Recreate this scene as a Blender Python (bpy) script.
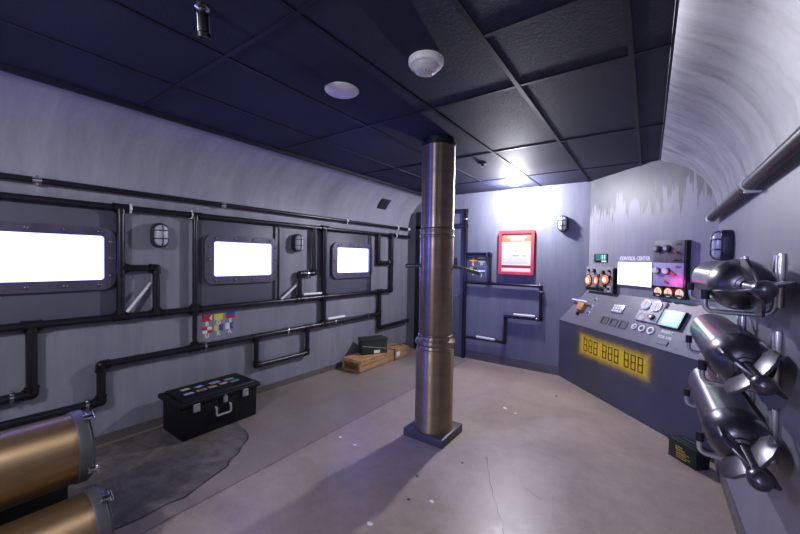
import bpy, bmesh, math, random
from mathutils import Matrix, Vector
random.seed(7)
PI = math.pi
for _o in list(bpy.data.objects):
    bpy.data.objects.remove(_o)
SC = bpy.context.scene
COL = SC.collection

# ------------------------------------------------------------------ camera
cam_d = bpy.data.cameras.new('camera')
cam_d.sensor_width = 36.0
cam_d.lens = 350.6 / 800 * 36.0
cam_d.clip_start = 0.02
cam = bpy.data.objects.new('camera', cam_d)
COL.objects.link(cam)
yaw, pitch, roll = math.radians(35.34), math.radians(-1.36), math.radians(1.0)
f_ = Vector((-math.sin(yaw)*math.cos(pitch), math.cos(yaw)*math.cos(pitch), math.sin(pitch)))
r0 = Vector((math.cos(yaw), math.sin(yaw), 0)); u0 = r0.cross(f_)
r_ = math.cos(roll)*r0 + math.sin(roll)*u0
u_ = -math.sin(roll)*r0 + math.cos(roll)*u0
mw = Matrix((r_, u_, -f_)).transposed().to_4x4()
mw.translation = Vector((0, 0, 1.65))
cam.matrix_world = mw
SC.camera = cam

# ------------------------------------------------------------------ world, lights, exposure
w = bpy.data.worlds.new('world'); SC.world = w; w.use_nodes = True
w.node_tree.nodes['Background'].inputs[0].default_value = (0.02, 0.02, 0.03, 1)
w.node_tree.nodes['Background'].inputs[1].default_value = 0.3
SC.view_settings.view_transform = 'Standard'
SC.view_settings.look = 'None'
SC.view_settings.gamma = 1.0
SC.view_settings.use_curve_mapping = False
SC.view_settings.exposure = 0.2

def point(name, loc, power, color, radius):
    d = bpy.data.lights.new(name, 'POINT'); d.energy = power; d.color = color; d.shadow_soft_size = radius
    o = bpy.data.objects.new(name, d); o.location = loc; COL.objects.link(o); return o
def spot(name, loc, target, power, color, radius, angle, blend=0.6):
    d = bpy.data.lights.new(name, 'SPOT'); d.energy = power; d.color = color; d.shadow_soft_size = radius
    d.spot_size = math.radians(angle); d.spot_blend = blend
    o = bpy.data.objects.new(name, d); o.location = loc
    o.rotation_euler = (Vector(target) - Vector(loc)).to_track_quat('-Z', 'Y').to_euler()
    COL.objects.link(o); return o
def area(name, loc, rot, power, color, sx, sy):
    d = bpy.data.lights.new(name, 'AREA'); d.energy = power; d.color = color; d.shape = 'RECTANGLE'; d.size = sx; d.size_y = sy
    o = bpy.data.objects.new(name, d); o.location = loc; o.rotation_euler = rot; COL.objects.link(o); return o
COOL = (0.90, 0.89, 1.0)
point('light_back', (-1.58, 5.00, 2.60), 120, COOL, 0.05)
spot('light_back_beam', (-1.58, 4.98, 2.60), (-1.75, 2.0, 0.3), 95, COOL, 0.05, 120, 0.5)
point('light_rear', (-1.60, -1.30, 2.50), 100, COOL, 0.06)
point('fill_right', (0.0, 0.95, 2.30), 3.5, COOL, 0.14)  # unseen weak fill, added beside the camera to lift the right arch
area('fill_ceiling_rear', (-1.4, -1.4, 2.72), (0, 0, 0), 34, (0.92, 0.90, 1.0), 1.6, 1.2)  # soft fill added under the ceiling behind the camera, no fixture
# unseen coloured spots, added for the blue glints on column and torpedoes
spot('light_blue', (-3.2, -0.4, 1.9), (-1.7, 2.9, 1.4), 210, (0.05, 0.08, 1.0), 0.04, 60)
spot('light_violet', (-1.0, -0.30, 2.30), (0.36, 2.3, 1.25), 30, (0.16, 0.14, 1.0), 0.02, 40)

# ------------------------------------------------------------------ materials
class NT:
    def __init__(s, name):
        s.m = bpy.data.materials.new(name); s.m.use_nodes = True
        s.t = s.m.node_tree; s.n = s.t.nodes; s.l = s.t.links
        s.b = s.n['Principled BSDF']
    def node(s, t, **kw):
        n = s.n.new(t)
        for k, v in kw.items(): setattr(n, k, v)
        return n
    def link(s, a, b): s.l.new(a, b)
    def coord(s, scale=(1, 1, 1), rot=(0, 0, 0), kind='Object'):
        tc = s.node('ShaderNodeTexCoord'); mp = s.node('ShaderNodeMapping')
        mp.inputs['Scale'].default_value = scale; mp.inputs['Rotation'].default_value = rot
        s.link(tc.outputs[kind], mp.inputs[0]); return mp.outputs[0]
    def noise(s, vec, scale, detail=4, rough=0.55, dist=0.0):
        n = s.node('ShaderNodeTexNoise'); n.inputs['Scale'].default_value = scale
        n.inputs['Detail'].default_value = detail; n.inputs['Roughness'].default_value = rough
        n.inputs['Distortion'].default_value = dist
        s.link(vec, n.inputs['Vector']); return n.outputs['Fac']
    def ramp(s, fac, stops):
        r = s.node('ShaderNodeValToRGB'); e = r.color_ramp.elements
        e[0].position = stops[0][0]; e[0].color = (*stops[0][1], 1)
        e[1].position = stops[-1][0]; e[1].color = (*stops[-1][1], 1)
        for p, c in stops[1:-1]:
            x = e.new(p); x.color = (*c, 1)
        s.link(fac, r.inputs[0]); return r.outputs[0]
    def math(s, op, a, b=None, clamp=False):
        m = s.node('ShaderNodeMath', operation=op); m.use_clamp = clamp
        for i, v in enumerate((a, b)):
            if v is None: continue
            if isinstance(v, (int, float)): m.inputs[i].default_value = v
            else: s.link(v, m.inputs[i])
        return m.outputs[0]
    def mix(s, fac, a, b, mode='MIX'):
        m = s.node('ShaderNodeMix', data_type='RGBA', blend_type=mode)
        for i, v in ((0, fac), (6, a), (7, b)):
            if isinstance(v, (int, float)): m.inputs[i].default_value = v
            elif isinstance(v, tuple): m.inputs[i].default_value = (*v, 1)
            else: s.link(v, m.inputs[i])
        return m.outputs[2]
    def smooth(s, v, a, b):
        m = s.node('ShaderNodeMapRange', interpolation_type='SMOOTHSTEP')
        m.inputs[1].default_value = a; m.inputs[2].default_value = b
        s.link(v, m.inputs[0]); return m.outputs[0]
    def bump(s, h, strength, dist=0.01):
        b = s.node('ShaderNodeBump'); b.inputs['Strength'].default_value = strength; b.inputs['Distance'].default_value = dist
        s.link(h, b.inputs['Height']); s.link(b.outputs[0], s.b.inputs['Normal'])
    def aniso(s, axis, amount=0.85, rot=0.25):
        tn = s.node('ShaderNodeTangent', direction_type='RADIAL', axis=axis)
        s.link(tn.outputs[0], s.b.inputs['Tangent']); s.b.inputs['Anisotropic'].default_value = amount
        s.b.inputs['Anisotropic Rotation'].default_value = rot; return s.m
    def set(s, color=None, rough=None, metal=None):
        if color is not None:
            if isinstance(color, tuple): s.b.inputs['Base Color'].default_value = (*color, 1)
            else: s.link(color, s.b.inputs['Base Color'])
        if rough is not None:
            if isinstance(rough, (int, float)): s.b.inputs['Roughness'].default_value = rough
            else: s.link(rough, s.b.inputs['Roughness'])
        if metal is not None: s.b.inputs['Metallic'].default_value = metal
        return s.m

def simple(name, c, rough=0.5, metal=0.0, var=0.12, scale=14, stretch=(1, 1, 1), bump=0.0):
    t = NT(name); v = t.coord(stretch); n = t.noise(v, scale)
    lo = tuple(x*(1-var) for x in c); hi = tuple(min(1, x*(1+var)) for x in c)
    t.set(t.ramp(n, [(0.3, lo), (0.7, hi)]), rough, metal)
    if bump: t.bump(n, bump)
    return t.m
def emit(name, c, strength, base=None):
    t = NT(name); t.set(base or c, 0.4)
    t.b.inputs['Emission Color'].default_value = (*c, 1); t.b.inputs['Emission Strength'].default_value = strength
    n = t.noise(t.coord(), 6); t.link(t.ramp(n, [(0.3, tuple(x*.9 for x in c)), (0.7, c)]), t.b.inputs['Emission Color'])
    return t.m

def wall_mat(name, lo, hi, stretch, scale=3.0, rough=0.55, bump=0.15):
    t = NT(name)
    a = t.noise(t.coord(stretch), scale, 6, 0.6, 0.4)
    b = t.noise(t.coord((1, 1, 1)), 0.9, 3)
    c = t.noise(t.coord((stretch[0]*3, stretch[1]*3, stretch[2]*2)), scale*2, 4)
    f = t.math('ADD', t.math('MULTIPLY', a, 0.55), t.math('ADD', t.math('MULTIPLY', b, 0.3), t.math('MULTIPLY', c, 0.15)))
    t.set(t.ramp(f, [(0.36, lo), (0.64, hi)]), rough)
    t.bump(c, bump)
    return t.m
MT = {}
MT['wall_left'] = wall_mat('painted_left_wall', (0.165, 0.172, 0.215), (0.262, 0.268, 0.315), (2.2, 2.2, 0.35))
MT['wall_back'] = wall_mat('painted_back_wall', (0.145, 0.155, 0.20), (0.21, 0.22, 0.272), (2.4, 2.4, 0.4))
MT['panel'] = simple('smooth_grey_panel_paint', (0.105, 0.11, 0.15), 0.5, 0, 0.07, 3)
MT['flagboard'] = simple('flag_board_paint', (0.125, 0.135, 0.165), 0.5, 0, 0.08, 4)
MT['base'] = simple('baseboard_vinyl', (0.125, 0.11, 0.108), 0.5, 0, 0.1, 4)
def arch_mat():
    t = NT('brushed_arch_paint')
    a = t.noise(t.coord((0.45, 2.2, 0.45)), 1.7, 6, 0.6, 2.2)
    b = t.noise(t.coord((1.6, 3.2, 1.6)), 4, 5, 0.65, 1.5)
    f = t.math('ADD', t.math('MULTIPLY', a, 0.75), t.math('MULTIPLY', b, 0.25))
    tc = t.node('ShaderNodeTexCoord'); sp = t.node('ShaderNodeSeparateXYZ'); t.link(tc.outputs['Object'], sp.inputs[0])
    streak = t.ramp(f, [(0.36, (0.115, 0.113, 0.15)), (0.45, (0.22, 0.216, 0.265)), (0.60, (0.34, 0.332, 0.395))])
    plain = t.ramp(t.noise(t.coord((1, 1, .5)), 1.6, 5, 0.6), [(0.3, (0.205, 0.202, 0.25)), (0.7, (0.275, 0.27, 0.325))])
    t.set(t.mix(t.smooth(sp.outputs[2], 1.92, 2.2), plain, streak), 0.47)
    t.bump(t.noise(t.coord((1, 1, 1)), 60, 3), 0.10, 0.004)
    return t.m
MT['arch'] = arch_mat()
def arch_left_mat():
    t = NT('left_wall_and_arch_paint')
    tc = t.node('ShaderNodeTexCoord'); sp = t.node('ShaderNodeSeparateXYZ'); t.link(tc.outputs['Object'], sp.inputs[0])
    a = t.noise(t.coord((0.6, 2.6, 0.3)), 2.2, 6, 0.62, 0.5)
    b = t.noise(t.coord((1, 1, 1)), 0.9, 3)
    c = t.noise(t.coord((4, 7, 0.9)), 6, 4)
    f = t.math('ADD', t.math('MULTIPLY', a, 0.55), t.math('ADD', t.math('MULTIPLY', b, 0.3), t.math('MULTIPLY', c, 0.15)))
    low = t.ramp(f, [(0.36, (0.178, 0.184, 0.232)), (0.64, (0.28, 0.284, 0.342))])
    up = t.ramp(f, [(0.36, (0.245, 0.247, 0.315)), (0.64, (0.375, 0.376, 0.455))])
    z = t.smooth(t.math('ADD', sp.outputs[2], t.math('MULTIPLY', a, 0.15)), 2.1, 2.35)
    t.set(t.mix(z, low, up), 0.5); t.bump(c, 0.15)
    return t.m
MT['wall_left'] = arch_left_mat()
def corner_mat():
    t = NT('drip_painted_corner_wall')
    tc = t.node('ShaderNodeTexCoord'); sp = t.node('ShaderNodeSeparateXYZ'); t.link(tc.outputs['Object'], sp.inputs[0])
    st = t.noise(t.coord((7, 1, 0.55)), 2.6, 6, 0.62, 0.15)
    bl = t.noise(t.coord((1, 1, 1)), 2.2, 4)
    h = t.math('ADD', sp.outputs[2], t.math('MULTIPLY', t.math('SUBTRACT', st, 0.5), 1.6))
    d = t.smooth(h, 2.26, 2.36)
    light = t.ramp(t.math('ADD', t.math('MULTIPLY', st, 0.6), t.math('MULTIPLY', bl, 0.4)), [(0.35, (0.20, 0.197, 0.25)), (0.65, (0.29, 0.286, 0.34))])
    dark = t.ramp(bl, [(0.3, (0.040, 0.044, 0.052)), (0.7, (0.10, 0.105, 0.118))])
    t.set(t.mix(t.math('MULTIPLY', d, 0.95), light, dark), 0.5)
    t.bump(st, 0.1)
    return t.m
MT['corner'] = corner_mat()
def floor_mat():
    t = NT('worn_concrete')
    tc = t.node('ShaderNodeTexCoord'); sp = t.node('ShaderNodeSeparateXYZ'); t.link(tc.outputs['Object'], sp.inputs[0])
    a = t.noise(t.coord(), 1.1, 6, 0.6, 0.6); b = t.noise(t.coord(), 9, 6, 0.7); c = t.noise(t.coord(), 60, 3, 0.7)
    f = t.math('ADD', t.math('MULTIPLY', a, 0.5), t.math('ADD', t.math('MULTIPLY', b, 0.3), t.math('MULTIPLY', c, 0.2)))
    col = t.ramp(f, [(0.36, (0.262, 0.203, 0.168)), (0.5, (0.342, 0.272, 0.226)), (0.64, (0.42, 0.342, 0.292))])
    # strip beyond the old joint is greyer and dirtier
    side = t.smooth(t.math('ADD', sp.outputs[0], t.math('MULTIPLY', t.math('SUBTRACT', b, 0.5), 0.05)), -2.37, -2.42)
    grey = t.ramp(f, [(0.36, (0.172, 0.145, 0.126)), (0.64, (0.282, 0.24, 0.210))])
    col = t.mix(t.math('MULTIPLY', side, 0.8), col, grey)
    wob = t.math('MULTIPLY', t.math('SUBTRACT', t.noise(t.coord((0.2, 1, 1)), 22, 5, 0.7), 0.5), 0.035)
    line = t.math('ABSOLUTE', t.math('ADD', t.math('ADD', sp.outputs[0], 2.40), wob))
    ln = t.math('SUBTRACT', 1.0, t.smooth(line, 0.0025, 0.008))
    col = t.mix(t.math('MULTIPLY', ln, 0.75), col, (0.04, 0.035, 0.035))
    ro = t.ramp(t.math('ADD', t.math('MULTIPLY', a, .6), t.math('MULTIPLY', b, .4)), [(0.35, (0.30, 0.30, 0.30)), (0.65, (0.48, 0.48, 0.48))])
    t.set(col, ro); t.bump(b, 0.12, 0.006)
    return t.m
MT['floor'] = floor_mat()
def patch_mat():
    t = NT('grey_cement_patch')
    a = t.noise(t.coord((1, 1.4, 1)), 3.0, 7, 0.68, 1.2); b = t.noise(t.coord(), 14, 5, 0.7)
    f = t.math('ADD', t.math('MULTIPLY', a, 0.7), t.math('MULTIPLY', b, 0.3))
    t.set(t.ramp(f, [(0.36, (0.062, 0.054, 0.047)), (0.5, (0.118, 0.104, 0.092)), (0.64, (0.185, 0.166, 0.150))]), 0.6)
    t.bump(b, 0.25, 0.006); return t.m
MT['patch'] = patch_mat()
def ceil_mat():
    t = NT('black_painted_ceiling_tile')
    a = t.noise(t.coord(), 55, 4, 0.75); b = t.noise(t.coord(), 1.4, 3)
    t.set(t.ramp(b, [(0.3, (0.018, 0.020, 0.042)), (0.7, (0.028, 0.031, 0.060))]), 0.7)
    t.b.inputs['Specular IOR Level'].default_value = 0.18
    t.bump(a, 0.45, 0.006); return t.m
MT['ceiling'] = ceil_mat()
MT['grid'] = simple('black_grid_metal', (0.013, 0.014, 0.026), 0.5, 0.0)
MT['grid'].node_tree.nodes['Principled BSDF'].inputs['Specular IOR Level'].default_value = 0.15
MT['pipe'] = simple('black_painted_pipe', (0.012, 0.011, 0.016), 0.30, 0.0, 0.3, 20)
MT['rail'] = simple('dark_rail_paint', (0.010, 0.009, 0.014), 0.38, 0.0, 0.3, 20)
MT['rail'].node_tree.nodes['Principled BSDF'].inputs['Specular IOR Level'].default_value = 0.25
MT['pipe_worn'] = simple('worn_black_fitting', (0.016, 0.014, 0.017), 0.33, 0.3, 0.5, 30)
MT['chrome'] = simple('bright_steel', (0.66, 0.66, 0.70), 0.22, 1.0, 0.08, 30)
MT['steel'] = simple('polished_hook_steel', (0.80, 0.80, 0.84), 0.28, 0.9, 0.05, 30)
MT['white'] = simple('white_plastic', (0.78, 0.77, 0.82), 0.4, 0, 0.04, 10)
MT['black'] = simple('black_plastic', (0.010, 0.010, 0.012), 0.38, 0, 0.3, 25, (1, 1, 1), 0.05)
MT['trunk'] = simple('black_trunk_plastic', (0.006, 0.006, 0.0085), 0.55, 0, 0.2, 20)
MT['trunk'].node_tree.nodes['Principled BSDF'].inputs['Specular IOR Level'].default_value = 0.25
MT['rubber'] = simple('black_rubber', (0.012, 0.012, 0.014), 0.65)
def brass_mat(name, c1, c2, stretch, rough=0.3, axis=None):
    t = NT(name)
    a = t.noise(t.coord(stretch), 4, 6, 0.65, 0.3); b = t.noise(t.coord(), 3, 5, 0.6)
    f = t.math('ADD', t.math('MULTIPLY', a, .5), t.math('MULTIPLY', b, .5))
    t.set(t.ramp(f, [(0.33, c1), (0.67, c2)]), t.ramp(f, [(0.3, (rough*1.25,)*3), (0.7, (rough*.85,)*3)]), 0.85)
    if axis: t.aniso(axis)
    return t.m
MT['bronze'] = brass_mat('aged_bronze_paint', (0.23, 0.175, 0.12), (0.38, 0.30, 0.21), (1, 1, 5), 0.36, 'Z')
MT['bronze_low'] = brass_mat('aged_gold_paint', (0.27, 0.20, 0.105), (0.40, 0.31, 0.175), (1, 1, 4), 0.42, 'Z')
MT['brass'] = brass_mat('gold_tube_paint', (0.27, 0.18, 0.09), (0.38, 0.26, 0.14), (5, 1, 5), 0.50, 'Y')
MT['gunmetal'] = simple('gunmetal', (0.16, 0.16, 0.19), 0.30, 0.85, 0.2, 8)
MT['gun_paint'] = simple('grey_collar_paint', (0.07, 0.072, 0.085), 0.45, 0.1, 0.15, 10)
MT['torpedo'] = brass_mat('brushed_torpedo_metal', (0.21, 0.205, 0.235), (0.33, 0.32, 0.355), (1, 5, 1), 0.29, 'Y')
MT['torpedo_tail'] = simple('dark_torpedo_metal', (0.12, 0.115, 0.14), 0.32, 0.8, 0.2, 12)
MT['frame'] = simple('window_frame_metal', (0.115, 0.105, 0.15), 0.45, 0.5, 0.2, 12)
MT['rivet'] = simple('rivet_metal', (0.16, 0.14, 0.17), 0.35, 0.7)
def screen_mat():
    t = NT('backlit_window_screen')
    n = t.noise(t.coord((0.6, 1, 3)), 5, 6, 0.7, 0.6)
    t.set((0.8, 0.85, 1.0), 0.3)
    t.link(t.ramp(n, [(0.36, (0.118, 0.13, 1.0)), (0.46, (0.17, 0.185, 1.0)), (0.65, (0.24, 0.25, 1.0))]), t.b.inputs['Emission Color'])
    t.b.inputs['Emission Strength'].default_value = 7.0
    return t.m
MT['screen'] = screen_mat()
MT['glass'] = simple('frosted_lamp_glass', (0.60, 0.60, 0.66), 0.22)
MT['lampbody'] = simple('lamp_body_plastic', (0.03, 0.03, 0.04), 0.45)
MT['cage'] = simple('lamp_cage_wire', (0.05, 0.05, 0.065), 0.35, 0.5)
MT['red'] = simple('red_painted_frame', (0.58, 0.060, 0.045), 0.35)
MT['paper'] = simple('paper', (0.80, 0.79, 0.80), 0.6, 0, 0.02)
MT['ink'] = simple('grey_ink', (0.30, 0.30, 0.34), 0.6)
MT['orange'] = simple('orange_print', (0.72, 0.16, 0.06), 0.55)
MT['deepred'] = simple('dark_red_print', (0.30, 0.02, 0.02), 0.55)
MT['desk'] = simple('console_grey_paint', (0.17, 0.165, 0.205), 0.42, 0, 0.06, 5)
MT['desk_edge'] = simple('console_dark_paint', (0.062, 0.064, 0.09), 0.5, 0, 0.06, 5)
MT['olive'] = simple('dark_green_steel', (0.018, 0.028, 0.020), 0.42, 0.2, 0.3, 9)
MT['olive2'] = simple('olive_steel', (0.030, 0.042, 0.032), 0.4, 0.2, 0.25, 9)
def wood_mat(name, c1, c2, stretch):
    t = NT(name); a = t.noise(t.coord(stretch), 5, 7, 0.7, 0.8); b = t.noise(t.coord(), 9, 5)
    f = t.math('ADD', t.math('MULTIPLY', a, .7), t.math('MULTIPLY', b, .3))
    t.set(t.ramp(f, [(0.33, c1), (0.67, c2)]), 0.6); t.bump(a, 0.3, 0.004); return t.m
MT['wood'] = wood_mat('crate_wood', (0.26, 0.125, 0.05), (0.60, 0.37, 0.19), (7, 0.9, 7))
MT['wood_dark'] = wood_mat('crate_end_wood', (0.10, 0.036, 0.015), (0.34, 0.15, 0.06), (1.5, 5, 5))
MT['wood_lever'] = wood_mat('orange_wood', (0.42, 0.17, 0.06), (0.60, 0.28, 0.11), (4, 1, 4))
MT['rope'] = simple('brown_rope', (0.10, 0.055, 0.03), 0.8)
MT['sil'] = simple('silver_trim', (0.52, 0.52, 0.56), 0.3, 0.8)
MT['greyhandle'] = simple('grey_handle_plastic', (0.30, 0.30, 0.33), 0.4)
MT['yellowink'] = simple('yellow_stencil_ink', (0.55, 0.42, 0.03), 0.6)
MT['f_red'] = simple('flag_red', (0.50, 0.018, 0.045), 0.5)
MT['f_yellow'] = simple('flag_yellow', (0.75, 0.62, 0.05), 0.5)
MT['f_blue'] = simple('flag_blue', (0.02, 0.085, 0.42), 0.5)
MT['f_white'] = simple('flag_white', (0.75, 0.75, 0.80), 0.5)
MT['f_black'] = simple('flag_black', (0.015, 0.015, 0.02), 0.5)
for _n, _c in (('s_yellow', (.42, .37, .16)), ('s_blue', (.10, .22, .36)), ('s_tan', (.42, .24, .13)), ('s_pink', (.42, .20, .22)), ('s_lilac', (.30, .29, .44)), ('s_teal', (.13, .26, .25)), ('s_teal2', (.20, .30, .31)), ('s_grey', (.44, .45, .50))):
    MT[_n] = simple('sticker_print_' + _n[2:], _c, 0.5, 0, 0.25, 60)
MT['modgrey'] = simple('instrument_panel_grey', (0.14, 0.125, 0.145), 0.5, 0.0, 0.2, 30)
MT['modgrey2'] = simple('lamp_unit_grey', (0.27, 0.25, 0.27), 0.5, 0.0, 0.4, 40)
MT['modlav'] = simple('instrument_panel_lavender', (0.36, 0.35, 0.60), 0.45, 0, 0.05)
MT['ivory'] = simple('ivory_panel', (0.62, 0.60, 0.62), 0.45, 0, 0.08)
MT['key'] = simple('grey_key', (0.36, 0.37, 0.44), 0.4)
MT['recess'] = simple('recess_grey', (0.10, 0.095, 0.125), 0.5)
MT['e_amber'] = emit('amber_glow', (1.0, 0.16, 0.06), 0.9)
MT['e_core'] = emit('hot_lamp_core_glow', (1.0, 0.66, 0.42), 1.0)
MT['e_red'] = emit('red_glow', (1.0, 0.03, 0.06), 6.0)
MT['e_warm'] = emit('warm_dial_glow', (1.0, 0.68, 0.36), 0.38)
MT['e_white'] = emit('white_display_glow', (1.0, 0.97, 1.0), 0.86)
MT['e_line'] = emit('pale_display_lines', (0.80, 0.78, 0.86), 0.82)
MT['e_linep'] = emit('pink_display_lines', (1.0, 0.80, 0.86), 0.84)
MT['e_green'] = emit('green_display_glow', (0.28, 1.0, 0.62), 0.65)
MT['e_pale'] = emit('pale_green_display_glow', (0.75, 1.0, 0.92), 0.7)
MT['e_teal'] = emit('teal_display', (0.05, 0.16, 0.15), 0.6)
MT['e_lamp'] = emit('lamp_lens_glow', (0.97, 0.95, 1.0), 45.0)
MT['e_blue'] = emit('blue_button_glow', (0.12, 0.14, 0.6), 0.25)

def panel_yellow():
    t = NT('console_front_with_yellow_spray')
    tc = t.node('ShaderNodeTexCoord'); sp = t.node('ShaderNodeSeparateXYZ'); t.link(tc.outputs['Object'], sp.inputs[0])
    n1 = t.noise(t.coord(), 7, 5, 0.7); n2 = t.noise(t.coord((1, 1, 1)), 45, 4, 0.7)
    dx = t.math('SUBTRACT', t.math('ABSOLUTE', t.math('SUBTRACT', sp.outputs[0], 0.765)), 0.50)
    dz = t.math('SUBTRACT', t.math('ABSOLUTE', t.math('SUBTRACT', sp.outputs[2], 0.582)), 0.085)
    d = t.math('MAXIMUM', dx, dz)
    d = t.math('ADD', d, t.math('ADD', t.math('MULTIPLY', t.math('SUBTRACT', n1, 0.5), 0.07), t.math('MULTIPLY', t.math('SUBTRACT', n2, 0.5), 0.03)))
    m = t.math('SUBTRACT', 1.0, t.smooth(d, -0.03, 0.085))
    over = t.math('SUBTRACT', 1.0, t.smooth(d, 0.0, 0.16))
    base = t.ramp(t.noise(t.coord(), 2.5, 3), [(0.3, (0.060, 0.062, 0.088)), (0.7, (0.075, 0.077, 0.105))])
    base = t.mix(t.math('MULTIPLY', over, 0.16), base, (0.5, 0.36, 0.02))
    yel = t.ramp(n1, [(0.3, (0.82, 0.53, 0.012)), (0.7, (0.95, 0.67, 0.02))])
    t.set(t.mix(m, base, yel), 0.5)
    return t.m
MT['front'] = panel_yellow()

# ------------------------------------------------------------------ mesh helpers
I4 = Matrix.Identity(4)
def V(M, p): return M @ Vector(p)
def add_box(bm, x0, x1, y0, y1, z0, z1, M=I4, bevel=0.0, seg=2, mi=0):
    b2 = bmesh.new()
    vs = [b2.verts.new((x, y, z)) for x in (x0, x1) for y in (y0, y1) for z in (z0, z1)]
    for f in ((0,1,3,2),(4,6,7,5),(0,4,5,1),(2,3,7,6),(0,2,6,4),(1,5,7,3)):
        b2.faces.new([vs[i] for i in f])
    if bevel: bmesh.ops.bevel(b2, geom=b2.edges[:], offset=bevel, segments=seg, affect='EDGES', profile=0.5)
    merge(bm, b2, M, mi)
def merge(bm, b2, M, mi=0):
    b2.verts.index_update()
    mp = [bm.verts.new(M @ v.co) for v in b2.verts]
    for f in b2.faces:
        try:
            nf = bm.faces.new([mp[v.index] for v in f.verts]); nf.material_index = mi
        except ValueError: pass
    b2.free()
def add_prism(bm, poly, d0, d1, M=I4, bevel=0.0, mi=0):
    """poly in local XZ, extruded along local Y from d0 to d1"""
    b2 = bmesh.new()
    a = [b2.verts.new((x, d0, z)) for x, z in poly]; c = [b2.verts.new((x, d1, z)) for x, z in poly]
    n = len(poly)
    b2.faces.new(a); b2.faces.new(c[::-1])
    for i in range(n): b2.faces.new((a[i], c[i], c[(i+1) % n], a[(i+1) % n]))
    bmesh.ops.recalc_face_normals(b2, faces=b2.faces[:])
    if bevel: bmesh.ops.bevel(b2, geom=b2.edges[:], offset=bevel, segments=2, affect='EDGES', profile=0.5)
    merge(bm, b2, M, mi)
def add_lathe(bm, prof, M=I4, seg=32, mi=0):
    """profile (r, z) about local Z; closed where r = 0"""
    rings = []
    for r, z in prof:
        if r < 1e-6: rings.append([bm.verts.new(V(M, (0, 0, z)))])
        else: rings.append([bm.verts.new(V(M, (r*math.cos(2*PI*i/seg), r*math.sin(2*PI*i/seg), z))) for i in range(seg)])
    fs = []
    for a, b in zip(rings, rings[1:]):
        for i in range(seg):
            j = (i+1) % seg
            q = [a[0] if len(a) == 1 else a[i], a[0] if len(a) == 1 else a[j], b[0] if len(b) == 1 else b[j], b[0] if len(b) == 1 else b[i]]
            u = []
            for v in q:
                if v not in u: u.append(v)
            if len(u) >= 3: fs.append(bm.faces.new(u))
    for f in fs: f.material_index = mi
    for r_ring in (rings[0], rings[-1]):
        if len(r_ring) > 2:
            try: bm.faces.new(r_ring).material_index = mi
            except ValueError: pass
def frame_to(p0, p1):
    d = (Vector(p1) - Vector(p0)); q = d.to_track_quat('Z', 'Y')
    return Matrix.Translation(Vector(p0)) @ q.to_matrix().to_4x4(), d.length
def add_cyl(bm, p0, p1, r0, r1=None, seg=20, mi=0):
    M, L = frame_to(p0, p1); r1 = r0 if r1 is None else r1
    add_lathe(bm, [(0, 0), (r0, 0), (r1, L), (0, L)], M, seg, mi)
def round_path(pts, rad, n=5):
    P = [Vector(p) for p in pts]; out = [P[0]]
    for a, b, c in zip(P, P[1:], P[2:]):
        d0 = (a-b); d1 = (c-b); k = min(rad, d0.length*.49, d1.length*.49)
        s, e = b + d0.normalized()*k, b + d1.normalized()*k
        for i in range(n+1):
            t = i/n; out.append((1-t)**2*s + 2*t*(1-t)*b + t*t*e)
    out.append(P[-1]); return out
def add_tube(bm, pts, r, seg=12, closed=False, mi=0):
    P = [Vector(p) for p in pts]; n = len(P); rings = []
    up = None
    for i in range(n):
        if closed: t = (P[(i+1) % n] - P[i-1]).normalized()
        else: t = ((P[min(i+1, n-1)] - P[i]).normalized() + (P[i] - P[max(i-1, 0)]).normalized()).normalized() if 0 < i < n-1 else (P[min(i+1, n-1)] - P[max(i-1, 0)]).normalized()
        if up is None: up = Vector((0, 0, 1)) if abs(t.z) < 0.9 else Vector((1, 0, 0))
        s = t.cross(up).normalized(); up = s.cross(t).normalized()
        rings.append([bm.verts.new(P[i] + r*(math.cos(2*PI*k/seg)*s + math.sin(2*PI*k/seg)*up)) for k in range(seg)])
    rng = range(n) if closed else range(n-1)
    for i in rng:
        a, b = rings[i], rings[(i+1) % n]
        for k in range(seg): bm.faces.new((a[k], a[(k+1) % seg], b[(k+1) % seg], b[k])).material_index = mi
    if not closed:
        bm.faces.new(rings[0][::-1]); bm.faces.new(rings[-1])
def rrect(x0, x1, z0, z1, r, n=6):
    out = []
    for cx, cz, a0 in ((x1-r, z1-r, 0), (x0+r, z1-r, 90), (x0+r, z0+r, 180), (x1-r, z0+r, 270)):
        for i in range(n+1):
            a = math.radians(a0 + 90*i/n); out.append((cx + r*math.cos(a), cz + r*math.sin(a)))
    return out
def add_ring_plate(bm, outer, inner, y0, y1, M=I4, mi=0):
    n = len(outer); rows = []
    for poly, y in ((outer, y1), (outer, y0), (inner, y0), (inner, y1)):
        rows.append([bm.verts.new(V(M, (x, y, z))) for x, z in poly])
    for a, b in zip(rows, rows[1:] + rows[:1]):
        for i in range(n): bm.faces.new((a[i], a[(i+1) % n], b[(i+1) % n], b[i])).material_index = mi
def obj(name, bm, mats, parent=None, angle=35, **props):
    bmesh.ops.recalc_face_normals(bm, faces=bm.faces[:])
    me = bpy.data.meshes.new(name); bm.to_mesh(me); bm.free()
    for m in (mats if isinstance(mats, (list, tuple)) else [mats]): me.materials.append(MT[m])
    for p in me.polygons: p.use_smooth = True
    me.set_sharp_from_angle(angle=math.radians(angle))
    o = bpy.data.objects.new(name, me); COL.objects.link(o)
    if parent: o.parent = parent
    for k, v in props.items(): o[k] = v
    return o
def thing(name, label, cat, loc=(0, 0, 0), rotz=0.0, group=None):
    o = bpy.data.objects.new(name, None); o.empty_display_size = 0.05; COL.objects.link(o)
    o.location = loc; o.rotation_euler = (0, 0, rotz); o['label'] = label; o['category'] = cat
    if group: o['group'] = group
    return o
def tag(o, label, cat, group=None):
    o['label'] = label; o['category'] = cat
    if group: o['group'] = group
    return o
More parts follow.
